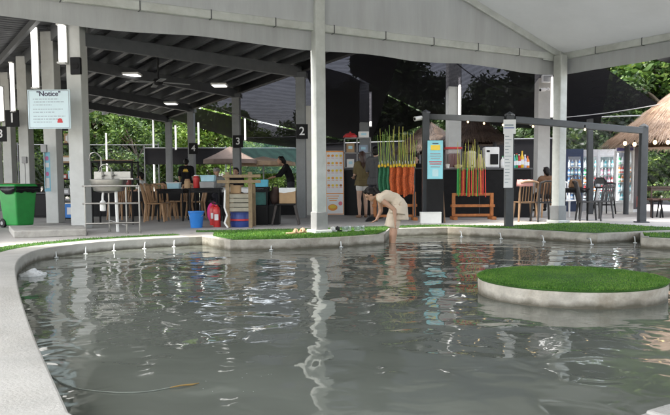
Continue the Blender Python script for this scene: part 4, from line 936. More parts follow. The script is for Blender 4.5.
# ================================================================ thatched huts
TH = leafmat('thatch straw', [(0, (.2, .125, .08)), (.5, (.36, .245, .165)), (1, (.48, .36, .26))], .12)
THB = M('thatch base', (.30, .20, .125), .95, var=.3, sc=14, bump=1, bsc=90)
THD = leafmat('net shaded thatch straw', [(0, (.03, .018, .011)), (.5, (.06, .038, .023)), (1, (.10, .065, .042))], .05)  # shade of the net over the two far huts, put into the straw colour
THDB = M('net shaded thatch base', (.05, .032, .02), .95, var=.3, sc=14, bump=1, bsc=90)  # base darkened likewise for the net shade
def hut(label, c, R, ze, zp, nst, posts=True, tiers=4, seed=1):
    h = thing('thatched_hut', label, 'hut', (c.x, c.y, DK)); rnd = random.Random(seed); pr = []
    for i in range(tiers):
        f0, f1 = i/tiers, (i+1)/tiers; r0, r1 = R*(1-f0*.96), R*(1-f1*.96)
        z0, z1 = ze+(zp-ze)*f0**1.0, ze+(zp-ze)*f1
        pr += [(r0*1.0, z0-DK), (r0*1.015, z0+.10-DK), (r0*.97, z0+.17-DK), (r1*1.05, z1+.04-DK)]
    pr += [(.02, zp+.1-DK)]; mb = MB(); mb.lathe([(R*.8, ze+.02-DK), (R*.97, ze-.02-DK)]+pr, n=48, cap=False)
    for i, v in enumerate(mb.v): mb.v[i] = v+V((ns(v, 2.2), ns(v+V((9, 0, 0)), 2.2), ns(v+V((0, 9, 0)), 2.2)*.6))*.06
    mb.build('thatch', THB if seed == 1 else THDB, h, smooth=True)
    vs = []; fs = []
    for _ in range(nst):
        i = rnd.randrange(tiers); f0, f1 = i/tiers, (i+1)/tiers; u = rnd.random()**1.6; f = f0+(f1-f0)*u; r = R*(1-f*.96)*1.015+.02; z = ze+(zp-ze)*f+.13-.05*u; a = rnd.uniform(0, 2*PI)
        rad = V((math.cos(a), math.sin(a), 0)); tn = V((-math.sin(a), math.cos(a), 0)); L_ = rnd.uniform(.16, .34)
        p0 = rad*r+V((0, 0, z-DK+rnd.uniform(-.02, .04))); dn = (rad*R-V((0, 0, (zp-ze)))).normalized(); p1 = p0+dn*L_+rad*rnd.uniform(-.02, .05)+tn*rnd.gauss(0, .04)-V((0, 0, .06)); w2 = tn*.007; k = len(vs)
        vs += [p0-w2, p0+w2, p1+w2*.4, p1-w2*.4]; fs.append((k, k+1, k+2, k+3))
    me = bpy.data.meshes.new('straw'); me.from_pydata([tuple(v) for v in vs], [], fs); me.materials.append(TH if seed == 1 else THD); s_ = link('straw', me, h); s_['kind'] = 'stuff'
    if posts:
        for a in (PI*.95, PI*1.3, PI*1.7, PI*.4): mb = MB(); mb.tube((math.cos(a)*R*.82, math.sin(a)*R*.82, 0), (math.cos(a)*R*.82, math.sin(a)*R*.82, ze-DK+.1), .07, n=10); mb.build('post', CHAR, h, smooth='auto')
    mb = MB(); mb.tube((0, 0, 0), (0, 0, zp-DK-.05), .06); mb.build('centre_pole', WOODB, h); return h
hut('large thatched straw roof hut at the right edge', D(701, 200, 18.4), 2.28, 1.98, 3.75, 15000, True, 5, 1)
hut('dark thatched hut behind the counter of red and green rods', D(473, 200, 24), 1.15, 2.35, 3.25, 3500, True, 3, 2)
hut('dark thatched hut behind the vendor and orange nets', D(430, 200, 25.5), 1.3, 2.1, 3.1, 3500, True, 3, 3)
# ---- fabric parasols behind the tables
def parasol(px, d, R, ze, zp, label, mat, n=8):
    p = D(px, 200, d); r = thing('parasol', label, 'parasol', (p.x, p.y, DK)); mb = MB(); ps = [(R*math.cos(2*PI*k/n+.3), R*math.sin(2*PI*k/n+.3)) for k in range(n)]
    vs = [(0, 0, zp-DK)]+[(x*.55, y*.55, ze+(zp-ze)*.42-DK) for x, y in ps]+[(x, y, ze-DK) for x, y in ps]+[(x*1.01, y*1.01, ze-.15-DK) for x, y in ps]; fs = []
    for k in range(n):
        j = (k+1) % n; fs += [(0, 1+k, 1+j), (1+k, 1+n+k, 1+n+j, 1+j), (1+n+k, 1+2*n+k, 1+2*n+j, 1+n+j)]
    mb.add(vs, fs); mb.build('canopy', mat, r)
    mb = MB(); mb.tube((0, 0, 0), (0, 0, zp-DK), .03); mb.build('pole', MIDST, r); bx((0, 0, .04), (.5, .5, .08), 'base', BLK, r, .01)
    for x, y in ps: mb = MB(); mb.beam((0, 0, zp-DK-.04), (x, y, ze-DK-.02), .015, .02); mb.build('rib', MIDST, r)
BEI = M('beige canvas', (.22, .17, .145), .8, var=.15, trl=.1)
parasol(231, 27.5, 1.05, 1.98, 2.5, 'beige parasol behind the table with the red jar', BEI)
parasol(264, 29, 1.35, 1.93, 2.16, 'low wide tan parasol right of the beige one', M('tan canvas', (.22, .16, .10), .8, var=.15, trl=.1))
# ================================================================ counter top things
def shelf_cubes():
    p = D(358, 169, 18.95); r = thing('cube_rack', 'metal cube rack with boxes on the counter behind the customers', 'rack', (p.x, p.y+.2, 1.412)); k = .027
    mb = MB(); 
    for x in (-.36, -.02, .34): mb.box((x, 0, .42), (.03, .3, .84))
    for z in (.02, .42, .82): mb.box((-.01, 0, z), (.73, .3, .025))
    mb.build('frame', GREY, r); z0 = 1.412
    for x, z, s, mt, lb in ((-.2, .035, (.2, .2, .22), WHITE, 'white carton in the lower left of the cube rack'), (.14, .035, (.24, .2, .16), GREY, 'grey box in the lower right of the cube rack'), (-.2, .435, (.22, .2, .24), CARD, 'brown box in the upper left of the cube rack'), (.15, .435, (.24, .2, .2), M('blue grey card', (.3, .36, .45), .7), 'blue grey box in the upper right of the cube rack'), (.16, .836, (.28, .22, .16), WHITE, 'white box on top of the cube rack')):
        q_ = thing('storage_box', lb, 'box', (p.x+x, p.y+.2, z0+z)); bx((0, 0, s[2]/2), s, 'carton', mt, q_, .008); bx((0, -s[1]/2-.003, s[2]*.55), (s[0]*.5, .004, s[2]*.35), 'print', LBLUE, q_, 0)
    q_ = thing('food_cover', 'red food cover on top of the cube rack', 'cover', (p.x-.2, p.y+.2, z0+.835)); mb = MB(); mb.lathe([(.2, 0), (.19, .05), (.12, .11), (.02, .13)], n=18); mb.build('dome', RED, q_, smooth='auto'); mb = MB(); mb.ell((0, 0, .14), .025); mb.build('knob', RED, q_)
shelf_cubes()
CY = 17.35; CZT = 1.364
def onc(px, dy=0): return V((D(px, 169, CY).x, CY+.2+dy, CZT))
ks = CY/700
r = thing('red_lidded_tank', 'clear tank with red lid and dark red drink on the counter', 'tank', onc(454)); mb = MB(); mb.box((0, 0, .24), (.38, .26, .48)); mb.build('tank', glassmat('tank plastic', (.8, .75, .75), .08), r); bx((.02, 0, .2), (.28, .2, .34), 'contents', M('dark red drink', (.14, .02, .03), .3), r, .02); bx((0, 0, .5), (.42, .3, .05), 'lid', RED, r, .01)
r = thing('drink_dispenser', 'cream round drink dispenser with domed lid on the counter', 'dispenser', onc(472.5)); CRM = M('cream plastic', (.58, .54, .36), .45); mb = MB(); mb.lathe([(.10, 0), (.12, .02), (.125, .36), (.13, .37), (.12, .41), (.05, .44)], n=20); mb.build('body', CRM, r, smooth='auto'); mb = MB(); mb.tube((0, -.12, .07), (0, -.17, .07), .015); mb.build('tap', BLKP, r)
r = thing('drink_bottle', 'tan narrow bottle right of the cream dispenser on the counter', 'bottle', onc(481, -.05)); mb = MB(); mb.lathe([(.07, 0), (.08, .02), (.08, .2), (.055, .27), (.045, .31)], n=16); mb.build('body', M('tan bottle', (.48, .36, .24), .5), r, smooth='auto'); mb = MB(); mb.lathe([(.05, .31), (.05, .34), (.02, .35)], n=12); mb.build('cap', CRM, r)
r = thing('coffee_machine', 'white boxy drinks machine with a dark opening on the counter', 'machine', onc(493)); bx((0, .05, .26), (.36, .3, .52), 'body', WHITE, r, .02); bx((.05, -.105, .22), (.2, .02, .26), 'opening', BLKP, r); bx((0, -.12, .02), (.3, .1, .03), 'drip_tray', GREY, r); bx((-.1, -.105, .42), (.08, .012, .05), 'buttons', BLKP, r)
for px, w_, h_, mt, lb in ((447.5, .1, .1, WHITE, 'white bowl at the left end of the counter'), (458, .2, .08, M('straw tray', (.6, .5, .3), .7), 'straw coloured tray below the red lidded tank')):
    r = thing('bowl', lb, 'bowl', onc(px, -.22)); mb = MB(); mb.lathe([(w_*.35, 0), (w_*.5, h_*.7), (w_*.54, h_), (w_*.47, h_*.95), (w_*.3, .02)], n=18); mb.build('bowl_wall', mt, r, smooth='auto'); mb = MB(); mb.lathe([(w_*.48, h_*.8), (w_*.3, h_*1.05), (.01, h_*1.15)], n=14); mb.build('contents', CRM, r, smooth='auto')
def bottle(loc, rad, h, mat, capm, label, grp=None):
    r = thing('bottle', label, 'bottle', loc, 0, grp); mb = MB(); mb.lathe([(rad*.9, 0), (rad, .01), (rad, h*.62), (rad*.4, h*.8), (rad*.35, h*.92)], n=12); mb.build('body', mat, r, smooth='auto'); mb = MB(); mb.lathe([(rad*.42, h*.92), (rad*.42, h), (.001, h)], n=10); mb.build('cap', capm, r); mb = MB(); mb.lathe([(rad*1.02, h*.2), (rad*1.02, h*.5)], n=12, cap=False); mb.build('label_band', PAPER, r); return r
GRN = M('green bottle', (.03, .35, .1), .4); YLW = M('yellow bottle', (.8, .5, .03), .4); ORB = M('orange bottle', (.75, .22, .03), .4); TEA = M('teal bottle', (.1, .4, .45), .4); BRN = M('brown bottle', (.2, .08, .03), .4)
for px, h_, mt, cm, lb in ((504, .3, WHITE, GRN, 'white bottle left of the paper list on the counter'), (515.5, .34, TEA, WHITE, 'teal bottle just right of the paper list'), (518, .36, GRN, RED, 'green bottle with red cap in the row of bottles'), (520.5, .34, RED, WHITE, 'red bottle left of the tall yellow bottle'), (523.5, .42, YLW, YLW, 'tallest yellow bottle in the row on the counter'), (526.5, .33, M('lavender bottle', (.5, .5, .7), .4), WHITE, 'pale lavender bottle right of the yellow bottle'), (529, .3, ORB, RED, 'orange bottle at the right end of the counter')):
    bottle(onc(px, -.05), .05, h_, mt, cm, lb)
# ================================================================ fishing net stands
def stand(loc, w_, h_, label):
    r = thing('wooden_stand', label, 'stand', loc)
    for x in (-w_/2, w_/2):
        bx((x, .12, h_/2+.04), (.075, .07, h_-.08), 'leg', WOODO, r); bx((x, .08, .035), (.10, .5, .07), 'foot', WOODO, r)
        bx((x, .12, h_*.52), (.12, .16, .06), 'bracket', WOODO, r)
    bx((0, .12, h_-.03), (w_-.08, .06, .06), 'rail', WOODO, r); bx((0, .12, h_*.52), (w_-.08, .05, .06), 'rail', WOODO, r); bx((0, .12, .10), (w_-.08, .05, .06), 'rail', WOODO, r); return r
S1 = gz(395, 220.4); S2 = gz(473.5, 219.6)
stand(S1, .92, .66, 'orange wooden stand under the orange and green nets'); stand(S2, .90, .62, 'orange wooden stand under the red and green rods')
BAM = M('bamboo rod', (.42, .42, .06), .5, var=.25, sc=20); BAMG = M('green bamboo rod', (.20, .34, .05), .5, var=.25, sc=20)
ONET = M('orange netting', (.62, .13, .035), .7, var=.5, sc=30); GNT = M('green netting', (.03, .17, .08), .7, var=.5, sc=30)
rnd = random.Random(12)
def net_item(x, y, zb, zt, zrod, mat, rod, label, grp, w_):
    r = thing('fishing_net', label, 'fishing net', (x, y, zb), rnd.uniform(-.15, .15), grp); H = zt-zb
    mb = MB(); vs, fs = grid(lambda u, v: V(((u-.5)*w_*(1-.35*(1-v)+.1*math.sin(v*5))+.01*math.sin(v*9), -.035*math.sin(u*PI)*(1-.3*v)+.012*ns((u*5, v*5, x*9), 1), H*v+.03*(abs(u-.5))*(1-v))), 7, 10); mb.add(vs, fs); vs, fs = grid(lambda u, v: V(((u-.5)*w_*(1-.35*(1-v)), .035*math.sin(u*PI)*(1-.3*v), H*v+.03*(abs(u-.5))*(1-v))), 7, 10); mb.add(vs, fs); mb.build('net_bag', mat, r, smooth=True)
    mb = MB(); t = rnd.uniform(-.05, .05); mb.tube((0, .0, H-.02), (t, .08, zrod-zb), .007, .006, 6); mb.build('rod', rod, r)
    mb = MB(); mb.path([(-w_/2, 0, H), (0, -.04, H+.01), (w_/2, 0, H)], .006, 5); mb.build('rim_wire', SS, r)
k1 = S1.y/700
def z1(py): return D(395, py, S1.y).z
for i in range(6): net_item(D(379.5+i*2.0, 200, S1.y).x, S1.y-.05+.05*(i % 2), z1(196+rnd.uniform(-2, 3)), z1(167), z1(rnd.uniform(128, 138)), GNT, BAMG, 'green hanging fishing net with upright rod on the left of the stand', 'green fishing nets', .065)
for i in range(11): net_item(D(391+i*2.15, 200, S1.y).x, S1.y-.05+.06*(i % 3), z1(195.5+rnd.uniform(-2, 2)), z1(167), z1(rnd.uniform(126, 136)), ONET, BAM, 'orange hanging fishing net with upright bamboo rod', 'orange fishing nets', .08)
for i in range(13): 
    x = D(379+i*2.9, 200, S1.y).x; r = thing('float', 'small yellow float in the row above the hanging nets', 'float', (x, S1.y-.1, z1(165.5)+rnd.uniform(-.02, .03)), 0, 'yellow floats above the nets'); mb = MB(); mb.ell((0, 0, 0), (.03, .025, .04), n=8, m=6); mb.build('ball', M('float yellow', (.75, .5, .03), .5), r); mb = MB(); mb.tube((0, 0, .035), (0, .05, .10), .006); mb.build('peg', WHITE, r)
r = thing('clear_bag', 'pair of clear bags', 'bag', (0, 0, 0)) if False else None
for i in range(20):    # loose extra bamboo rods
    x = D(379+i*1.9, 200, S1.y+.3).x; mb = MB(); mb.tube((0, 0, 0), (rnd.gauss(0, .07), .05, z1(rnd.uniform(124, 146))-z1(168)), .008, .005, 6); o = mb.build('bamboo_rod', BAM if i % 2 else BAMG, loc=(x, S1.y+.22, z1(168))); tag(o, 'bamboo rod standing behind the orange and green nets', 'rod', 'bamboo rods behind the nets')
# rail that carries the nets
mb = MB(); mb.tube((D(377, 200, S1.y).x-S1.x, .03, 0), (D(415, 200, S1.y).x-S1.x, .03, 0), .014); tag(mb.build('net_rail', STEEL, loc=(S1.x, S1.y, z1(167))), 'dark rail from which the orange and green nets hang', 'rail')
for px in (377.5, 414.5): mb = MB(); mb.tube((0, 0, 0), (0, 0, z1(166)-DK), .014); tag(mb.build('rail_post', STEEL, loc=(D(px, 200, S1.y).x, S1.y+.03, DK)), 'thin dark post holding the left end of the net rail' if px < 400 else 'thin dark post holding the right end of the net rail', 'post')
RODC = [M('red rod', (.6, .05, .03), .5, var=.2, sc=20), M('green rod', (.04, .4, .08), .5, var=.2, sc=20), M('orange rod', (.7, .2, .04), .5, var=.2, sc=20), M('lime rod', (.3, .5, .06), .5, var=.2, sc=20)]
RN = ['red', 'green', 'orange', 'lime']
def z2(py): return D(473, py, S2.y).z
for i in range(19):
    px = 457+i*1.58; c_ = [1, 1, 3, 0, 2, 0, 1, 0, 2, 0, 3, 0, 2, 1, 0, 2, 0, 0, 0][i]; x = D(px, 200, S2.y).x; zb = z2(196+rnd.uniform(-2.5, 1.5)); zm = z2(169+rnd.uniform(-1, 2)); zt = z2(rnd.uniform(138, 152) if i < 15 else rnd.uniform(150, 160))
    r = thing('fishing_rod', f'toy fishing rod with {RN[c_]} handle and yellow tip on the right stand', 'fishing rod', (x, S2.y+.03*(i % 3)-.02, zb), 0, f'{RN[c_]} handled toy fishing rods'); t = rnd.uniform(-.03, .03)
    mb = MB(); mb.tube((0, 0, 0), (t*.5, 0.02, zm-zb), .012, .011, 7); mb.build('handle', RODC[c_], r); mb = MB(); mb.tube((t*.5, .02, zm-zb+.002), (t*2.2, .09, zt-zb), .008, .005, 6); mb.build('tip', BAM, r)
# ================================================================ right seating area
BK2 = M('black moulded plastic', (.03, .03, .032), .4)
chb = chair_proto('black chair with slatted back right of the brown chair', BK2, gz(543.5, 221.6), PI-.15+PI, None)
chb.rotation_euler.z = PI+.1
cb = chair_proto('brown slatted chair with a pink cloth on its back', M('brown moulded plastic', (.3, .19, .11), .5), gz(525, 221.3), PI+.05)
p = gz(521, 221.3); mb = MB()
mb.add(*grid(lambda u, v: V(((u-.5)*.34, -.02+.10*(v-.5), .04-.14*abs(v-.5)**2*4+.02*ns((u*6, v*4, 0), 1))), 10, 8)); o = mb.build('cloth', M('pink cloth light', (.75, .38, .36), .8), loc=(p.x, p.y-.26, DK+.88), smooth=True); tag(o, 'pale pink cloth hung over the brown slatted chair back', 'cloth'); m_ = o.modifiers.new('s', 'SOLIDIFY'); m_.thickness = .012
T5 = gz(572, 220.2); table('dark square table with a brown bag behind the tent corner post', T5, .58, .58, .73, BLK)
cw = chair_proto('white plastic chair tucked beside the dark square table', WHITE, gz(566, 217.8), .2, None)
dup(chb, gz(588, 220.8), 1.45, 'black chair standing sideways right of the dark square table')
dup(chb, gz(600, 218.2), -1.2, 'black chair beside the bar stool', scale=.95)
p = V((D(575.5, 200, T5.y-.05).x, T5.y-.02, DK+.732)); r = thing('bag', 'brown soft bag lying on the dark square table', 'bag', p); mb = MB(); mb.add(taper((.15, .08), (.12, .05), 0, .2), BOX); mb.build('body', M('tan brown cloth', (.14, .075, .035), .8, var=.2), r, bevel=.03); mb = MB(); mb.path([(-.07, 0, .19), (-.05, 0, .29), (.05, 0, .29), (.07, 0, .19)], .01, 6); mb.build('strap', BLK, r)
b0 = gz(604, 214); r = thing('bar_stool', 'black bar stool with low back in front of the fridges', 'bar stool', b0, .25); bx((0, 0, .72), (.38, .36, .05), 'seat', BK2, r, .02)
mb = MB(); mb.path([(-.18, .17, .74), (-.17, .19, .9), (-.1, .21, .97), (.1, .21, .97), (.17, .19, .9), (.18, .17, .74)], .022, 8); mb.add(*grid(lambda u, v: V(((u-.5)*.34, .2, .82+.14*v)), 4, 2)); mb.build('back', BK2, r, smooth='auto')
for x in (-1, 1):
    for y in (-1, 1): seg((x*.22, y*.2, 0), (x*.15, y*.14, .70), .028, .028, 'leg', BLK, r)
mb = MB(); [mb.tube(a_, b_, .012) for a_, b_ in (((-.2, -.185, .25), (.2, -.185, .25)), ((-.2, .185, .25), (.2, .185, .25)), ((-.2, -.185, .25), (-.2, .185, .25)), ((.2, -.185, .25), (.2, .185, .25)))]; mb.build('footrest', BLK, r)
T6 = gz(662, 216.8); table('dark long table under the thatched roof at the right edge', T6, .9, .7, .75, M('dark brown wood', (.05, .03, .022), .6, var=.3))
for px, rz, lb in ((652, .4, 'left one of the dark stools before the table under thatch'), (666, -.2, 'right one of the dark stools before the table under thatch')):
    r = thing('stool', lb, 'stool', gz(px, 217.6), rz); bx((0, 0, .44), (.34, .34, .05), 'seat', M('dark brown seat', (.07, .035, .025), .6), r, .015)
    for x in (-1, 1):
        for y in (-1, 1): seg((x*.17, y*.17, 0), (x*.13, y*.13, .42), .03, .03, 'leg', BLK, r)
# ---- fridges
GL = glassmat('fridge glass', (.93, .96, .97), .07); FLAMP = M('fridge lamp', (.92, .97, 1), .4, var=0, emit=2.2)
def fridge(px, by, rz, body, inner, label, who, cols, shelves=5, w_=.66, h_=1.92, head=None):
    g_ = gz(px, by); r = thing('drinks_fridge', label, 'fridge', g_, rz); dd = .6
    mb = MB(); t = .04
    for c, s in (((-w_/2+t/2, dd/2, h_/2), (t, dd, h_)), ((w_/2-t/2, dd/2, h_/2), (t, dd, h_)), ((0, dd-t/2, h_/2), (w_-2*t-.004, t, h_))): mb.box(c, s)
    mb.build('cabinet', body, r, bevel=.006)
    bx((0, dd/2-.022, .13), (w_-2*t-.004, dd-.05, .26), 'plinth', body, r); bx((0, dd/2-.022, h_-.09), (w_-2*t-.004, dd-.05, .18), 'header', head or body, r)
    bx((0, dd-t-.012, (h_+.08)/2), (w_-2*t-.01, .016, h_-.46), 'back_panel', inner, r, 0)
    mb = MB(); [mb.box((x, .03, h_/2+.04), (.018, .02, h_-.5)) for x in (-w_/2+.055, w_/2-.055)]; mb.build('lamp_strip', FLAMP, r)
    dr_ = bx((0, -.02, h_/2+.04), (w_-.14, .012, h_-.50), 'door_glass', GL, r, 0)
    mb = MB(); z0, z1_ = .27, h_-.17; [mb.box(c, s) for c, s in (((-w_/2+.035, -.025, (z0+z1_)/2), (.07, .045, z1_-z0)), ((w_/2-.035, -.025, (z0+z1_)/2), (.07, .045, z1_-z0)), ((0, -.025, z0+.03), (w_-.144, .045, .06)), ((0, -.025, z1_-.03), (w_-.144, .045, .06)))]; f_ = mb.build('door_frame', body, r, bevel=.004)
    mb = MB(); mb.tube((w_/2-.05, -.06, .8), (w_/2-.05, -.06, 1.15), .012); mb.build('handle', GREY, f_)
    R3 = Matrix.Rotation(rz, 3, 'Z'); ords = ['lowest', 'second', 'third', 'fourth', 'top']
    for i in range(shelves):
        z = .34+i*(h_-.62)/shelves; bx((0, dd/2-.03, z), (w_-.1, dd-.16, .015), 'shelf', WHITE, r, 0)
        for k in range(6):
            x = -.235+.094*k; cm = cols[i][k % len(cols[i])]; pos = g_+R3 @ V((x, .12, z+.009)); key = (cm.name)
            if key not in BPROTO:
                BPROTO[key] = bottle(pos, .038, .2, cm, WHITE, 'x'); b_ = BPROTO[key]
            else: b_ = dup(BPROTO[key], pos)
            b_['label'] = f'drink bottle on the {ords[i]} shelf of the {who}'; b_['group'] = f'bottles on the {ords[i]} shelf of the {who}'
    return r
BPROTO = {}
PKB = M('pink drink', (.6, .2, .28), .4); CLB = M('blue drink', (.05, .22, .5), .4); WHB = M('milk drink', (.7, .72, .72), .4); DKB = M('dark drink', (.05, .02, .02), .3)
WHF = M('fridge white', (.72, .72, .72), .4); BLF = M('fridge blue black', (.03, .05, .11), .4); INB = M('fridge inner blue', (.03, .12, .4), .4); INW = M('fridge inner white', (.68, .74, .76), .5)
fridge(573.5, 211.5, -.3, BLF, INB, 'dark blue drinks fridge left of the white fridges', 'dark blue fridge', [[CLB, WHB], [CLB, TEA], [CLB, CLB, WHB], [TEA, CLB], [CLB, WHB]], w_=.5, h_=1.85)
fridge(589, 210.8, -.45, WHF, INW, 'white drinks fridge half hidden behind the dark pergola post', 'fridge behind the pergola post', [[WHB, DKB], [ORB, RED], [RED, ORB], [WHB, GRN], [TEA, WHB]], w_=.5, h_=1.85)
fridge(606, 210.8, -.45, WHF, INW, 'white drinks fridge between the two others behind the bar stool', 'fridge behind the bar stool', [[WHB, TEA], [PKB, RED], [PKB, RED, PKB], [WHB, PKB], [TEA, WHB]], w_=.5, h_=1.85)
HDR = M('fridge header print', (.12, .1, .3), .4, var=.3, sc=9)
fD = fridge(623.5, 212.0, -1.0, WHF, INW, 'largest white fridge with printed dark side beside the right pergola post', 'largest fridge', [[WHB, TEA], [TEA, WHB], [GRN, ORB, YLW], [ORB, RED], [GRN, WHB, RED]], w_=.62, h_=1.93, head=HDR)
bx((.315, .3, 1.0), (.008, .58, 1.82), 'side_print', M('dark side print', (.03, .012, .02), .4, var=.3), fD, 0)
mb = MB(); mb.prism([(-.09, -.3), (.09, -.3), (.1, .1), (.05, .28), (.035, .42), (-.035, .42), (-.05, .28), (-.1, .1)], 0, .006); 
for i, v in enumerate(mb.v): mb.v[i] = V((.320+v.z, .3+v.x, 1.05+v.y))
mb.build('printed_bottle', M('print lilac', (.6, .58, .75), .5, var=.3, sc=12), fD); bx((.322, .32, .3), (.006, .36, .3), 'print_patch', M('print red', (.6, .12, .08), .5, var=.3, sc=10), fD, 0)
# ---- cameras and lamps on columns
def cctv(px, py, d, lb, rz=0):
    r = thing('security_camera', lb, 'camera', D(px, py, d), rz); mb = MB(); mb.tube((0, 0, 0), (-.16, -.1, -.03), .05, n=12); mb.build('body', WHITE, r, smooth='auto'); mb = MB(); mb.tube((.02, .02, 0), (.12, .1, .02), .018); mb.ell((.12, .1, .02), .05); mb.build('bracket', WHITE, r, smooth='auto'); mb = MB(); mb.tube((-.161, -.101, -.03), (-.17, -.106, -.032), .035, n=12); mb.build('lens', BLKP, r)
cctv(421.5, 118, 15.5, 'white security camera on the left pergola post'); cctv(535, 123, 19.9, 'white security camera low on the pale column by tent corner'); cctv(545, 89.5, 19.9, 'white security camera high on the pale column by tent corner')
r = thing('flood_light', 'white flood light fixed at the top of the pale column', 'flood light', D(547, 79, 20.1)); bx((0, 0, 0), (.3, .12, .22), 'case', WHITE, r, .02); bx((0, -.063, 0), (.24, .006, .16), 'lens', GREY, r)
# ---- small water jets from the pool wall
JM = M('falling water', (.75, .78, .78), .15)
def jet(px, py, label, nrm):
    p = G(px, py, .085); r = thing('water_jet', label, 'water jet', p, 0, 'water jets along the pool wall'); n_ = V(nrm).normalized()
    mb = MB(); mb.tube(V((0, 0, 0))-n_*.03, n_*.04, .012, n=8); mb.build('nozzle', GREY, r)
    mb = MB(); mb.path([n_*(.04+.13*t)+V((0, 0, .03*math.sin(t*PI)*.8-.095*t*t)) for t in [k/8 for k in range(9)]], [.006+.003*k/8 for k in range(9)], 7); mb.ell(n_*.17+V((0, 0, -.08)), (.035, .035, .008), n=8, m=6); mb.build('stream', JM, r, smooth='auto')
jl = 'small jet of water spouting from a nozzle in the pool wall'
for px, py, nn in ((55, 250.5, (.5, -1, 0)), (86, 247, (.3, -1, 0)), (115, 244.5, (.2, -1, 0)), (146, 242.6, (.1, -1, 0)), (175, 241, (.1, -1, 0)), (272, 243.5, (0, -1, 0)), (340, 241, (.1, -1, 0)), (460, 231.5, (0, -1, 0)), (499, 233.3, (0, -1, 0)), (541, 235.8, (0, -1, 0)), (588, 238.5, (0, -1, 0)), (634, 237, (-.3, -1, 0))): jet(px, py, jl, nn)
# ---- foam, hose and bits on the water
p = G(33, 275, 0); r = thing('foam_clump', 'white bubbling clump of foam in the left bend of the pool', 'foam', p); rnd = random.Random(4)
mb = MB()
for _ in range(260): a = rnd.uniform(0, 2*PI); q_ = rnd.random()**.7; s_ = rnd.uniform(.007, .028); mb.ell((math.cos(a)*q_*.13, math.sin(a)*q_*.15, -.005+.07*(1-q_)*rnd.random()), s_, n=8, m=6)
remesh(mb, 'froth', M('foam', (.8, .82, .83), .35, var=.05, trl=.3), r, .006, 0)
mb = MB(); hp = [G(48, 372, .004), G(60, 383, .004), G(80, 389.5, .004), G(120, 393, .004), G(150, 391.5, .004), G(172, 387, .004)]; o_ = hp[0]; mb.path([q_-o_ for q_ in smooth_open(hp, 2)], .0025, 7); o = mb.build('hose', M('pale hose', (.22, .24, .21), .4), loc=o_, smooth='auto'); tag(o, 'thin pale hose floating on the water at the lower left', 'hose')
mb = MB(); hp = [G(170, 387.5, .008), G(180, 385.5, .012), G(191, 384.5, .006), G(199, 383, .008)]; o_ = hp[0]; mb.path([q_-o_ for q_ in hp], [.002, .004, .005, .002], 6); mb.ell(hp[1]-o_, (.014, .005, .003)); o = mb.build('dead_leaf', M('dead leaf', (.32, .2, .06), .7, var=.3), loc=o_, smooth=True); tag(o, 'orange brown dead leaf floating at the end of the pale hose', 'leaf')
mb = MB(); rnd = random.Random(6)
for _ in range(260):
    px = rnd.gauss(105, 35); py = 305+rnd.gauss(0, 10)-(px-105)*.05
    if px < 30: continue
    p = G(px, py, .0); mb.ell(p, (lambda s_: (s_, s_, s_*.5))(rnd.uniform(.0012, .0035)), n=6, m=4)
for _ in range(12):
    px = rnd.uniform(190, 330); py = 380+rnd.gauss(0, 9); p = G(px, py, .0); mb.ell(p, (.0015, .0015, .001), n=6, m=4)
o = mb.build('bubbles', M('foam', (.8, .82, .83), .35, var=.05)); struct(o, 'stuff')
# ================================================================ people
def lerp(a, b, t): return a+(b-a)*t
def stand_pose(h=1.7, w_=1.0, lean=0, arms=((-.24, .03, -.28), (-.02, -.08, -.24)), armsR=None, stride=.0):
    k = h/1.7; J = {'k': k, 'w': w_}
    P = dict(pel=(0, 0, .96), wai=(0, 0, 1.09), che=(0, .0, 1.27), nk=(0, .015, 1.44), hd=(0, -.012, 1.585))
    for n_, v in P.items(): J[n_] = V(v)*k
    for s, n_ in ((-1, 'L'), (1, 'R')):
        st = stride*s
        J['hip'+n_] = V((s*.085*w_, 0, .92))*k; J['kne'+n_] = V((s*.095, -.02+st*.5, .50))*k; J['ank'+n_] = V((s*.10, .02+st, .085))*k; J['toe'+n_] = V((s*.125, -.14+st, .03))*k
        J['sho'+n_] = V((s*.172*w_, .01, 1.385))*k
        a = arms if (s == -1 or armsR is None) else armsR
        e = V((-s*a[0][0]*.18, a[0][1], a[0][2])); J['elb'+n_] = J['sho'+n_]+V((s*.045, a[0][1], a[0][2]))*k; J['wri'+n_] = J['elb'+n_]+V((-s*abs(a[1][0]), a[1][1], a[1][2]))*k
    J['face'] = V((0, -1, 0)); J['hup'] = V((0, 0, 1)); return J
def sit_pose(h=1.7, arms=((0, -.12, -.24), (.06, -.22, .02))):
    J = stand_pose(h, arms=arms); k = J['k']; dz_ = V((0, 0, -.46))*k
    for n_ in ('pel', 'wai', 'che', 'nk', 'hd', 'shoL', 'shoR', 'elbL', 'elbR', 'wriL', 'wriR', 'hipL', 'hipR'): J[n_] = J[n_]+dz_
    for s, n_ in ((-1, 'L'), (1, 'R')): J['kne'+n_] = J['hip'+n_]+V((s*.05, -.42, .01))*k; J['ank'+n_] = V((s*.14, -.40, .085))*k; J['toe'+n_] = V((s*.15, -.56, .03))*k
    return J
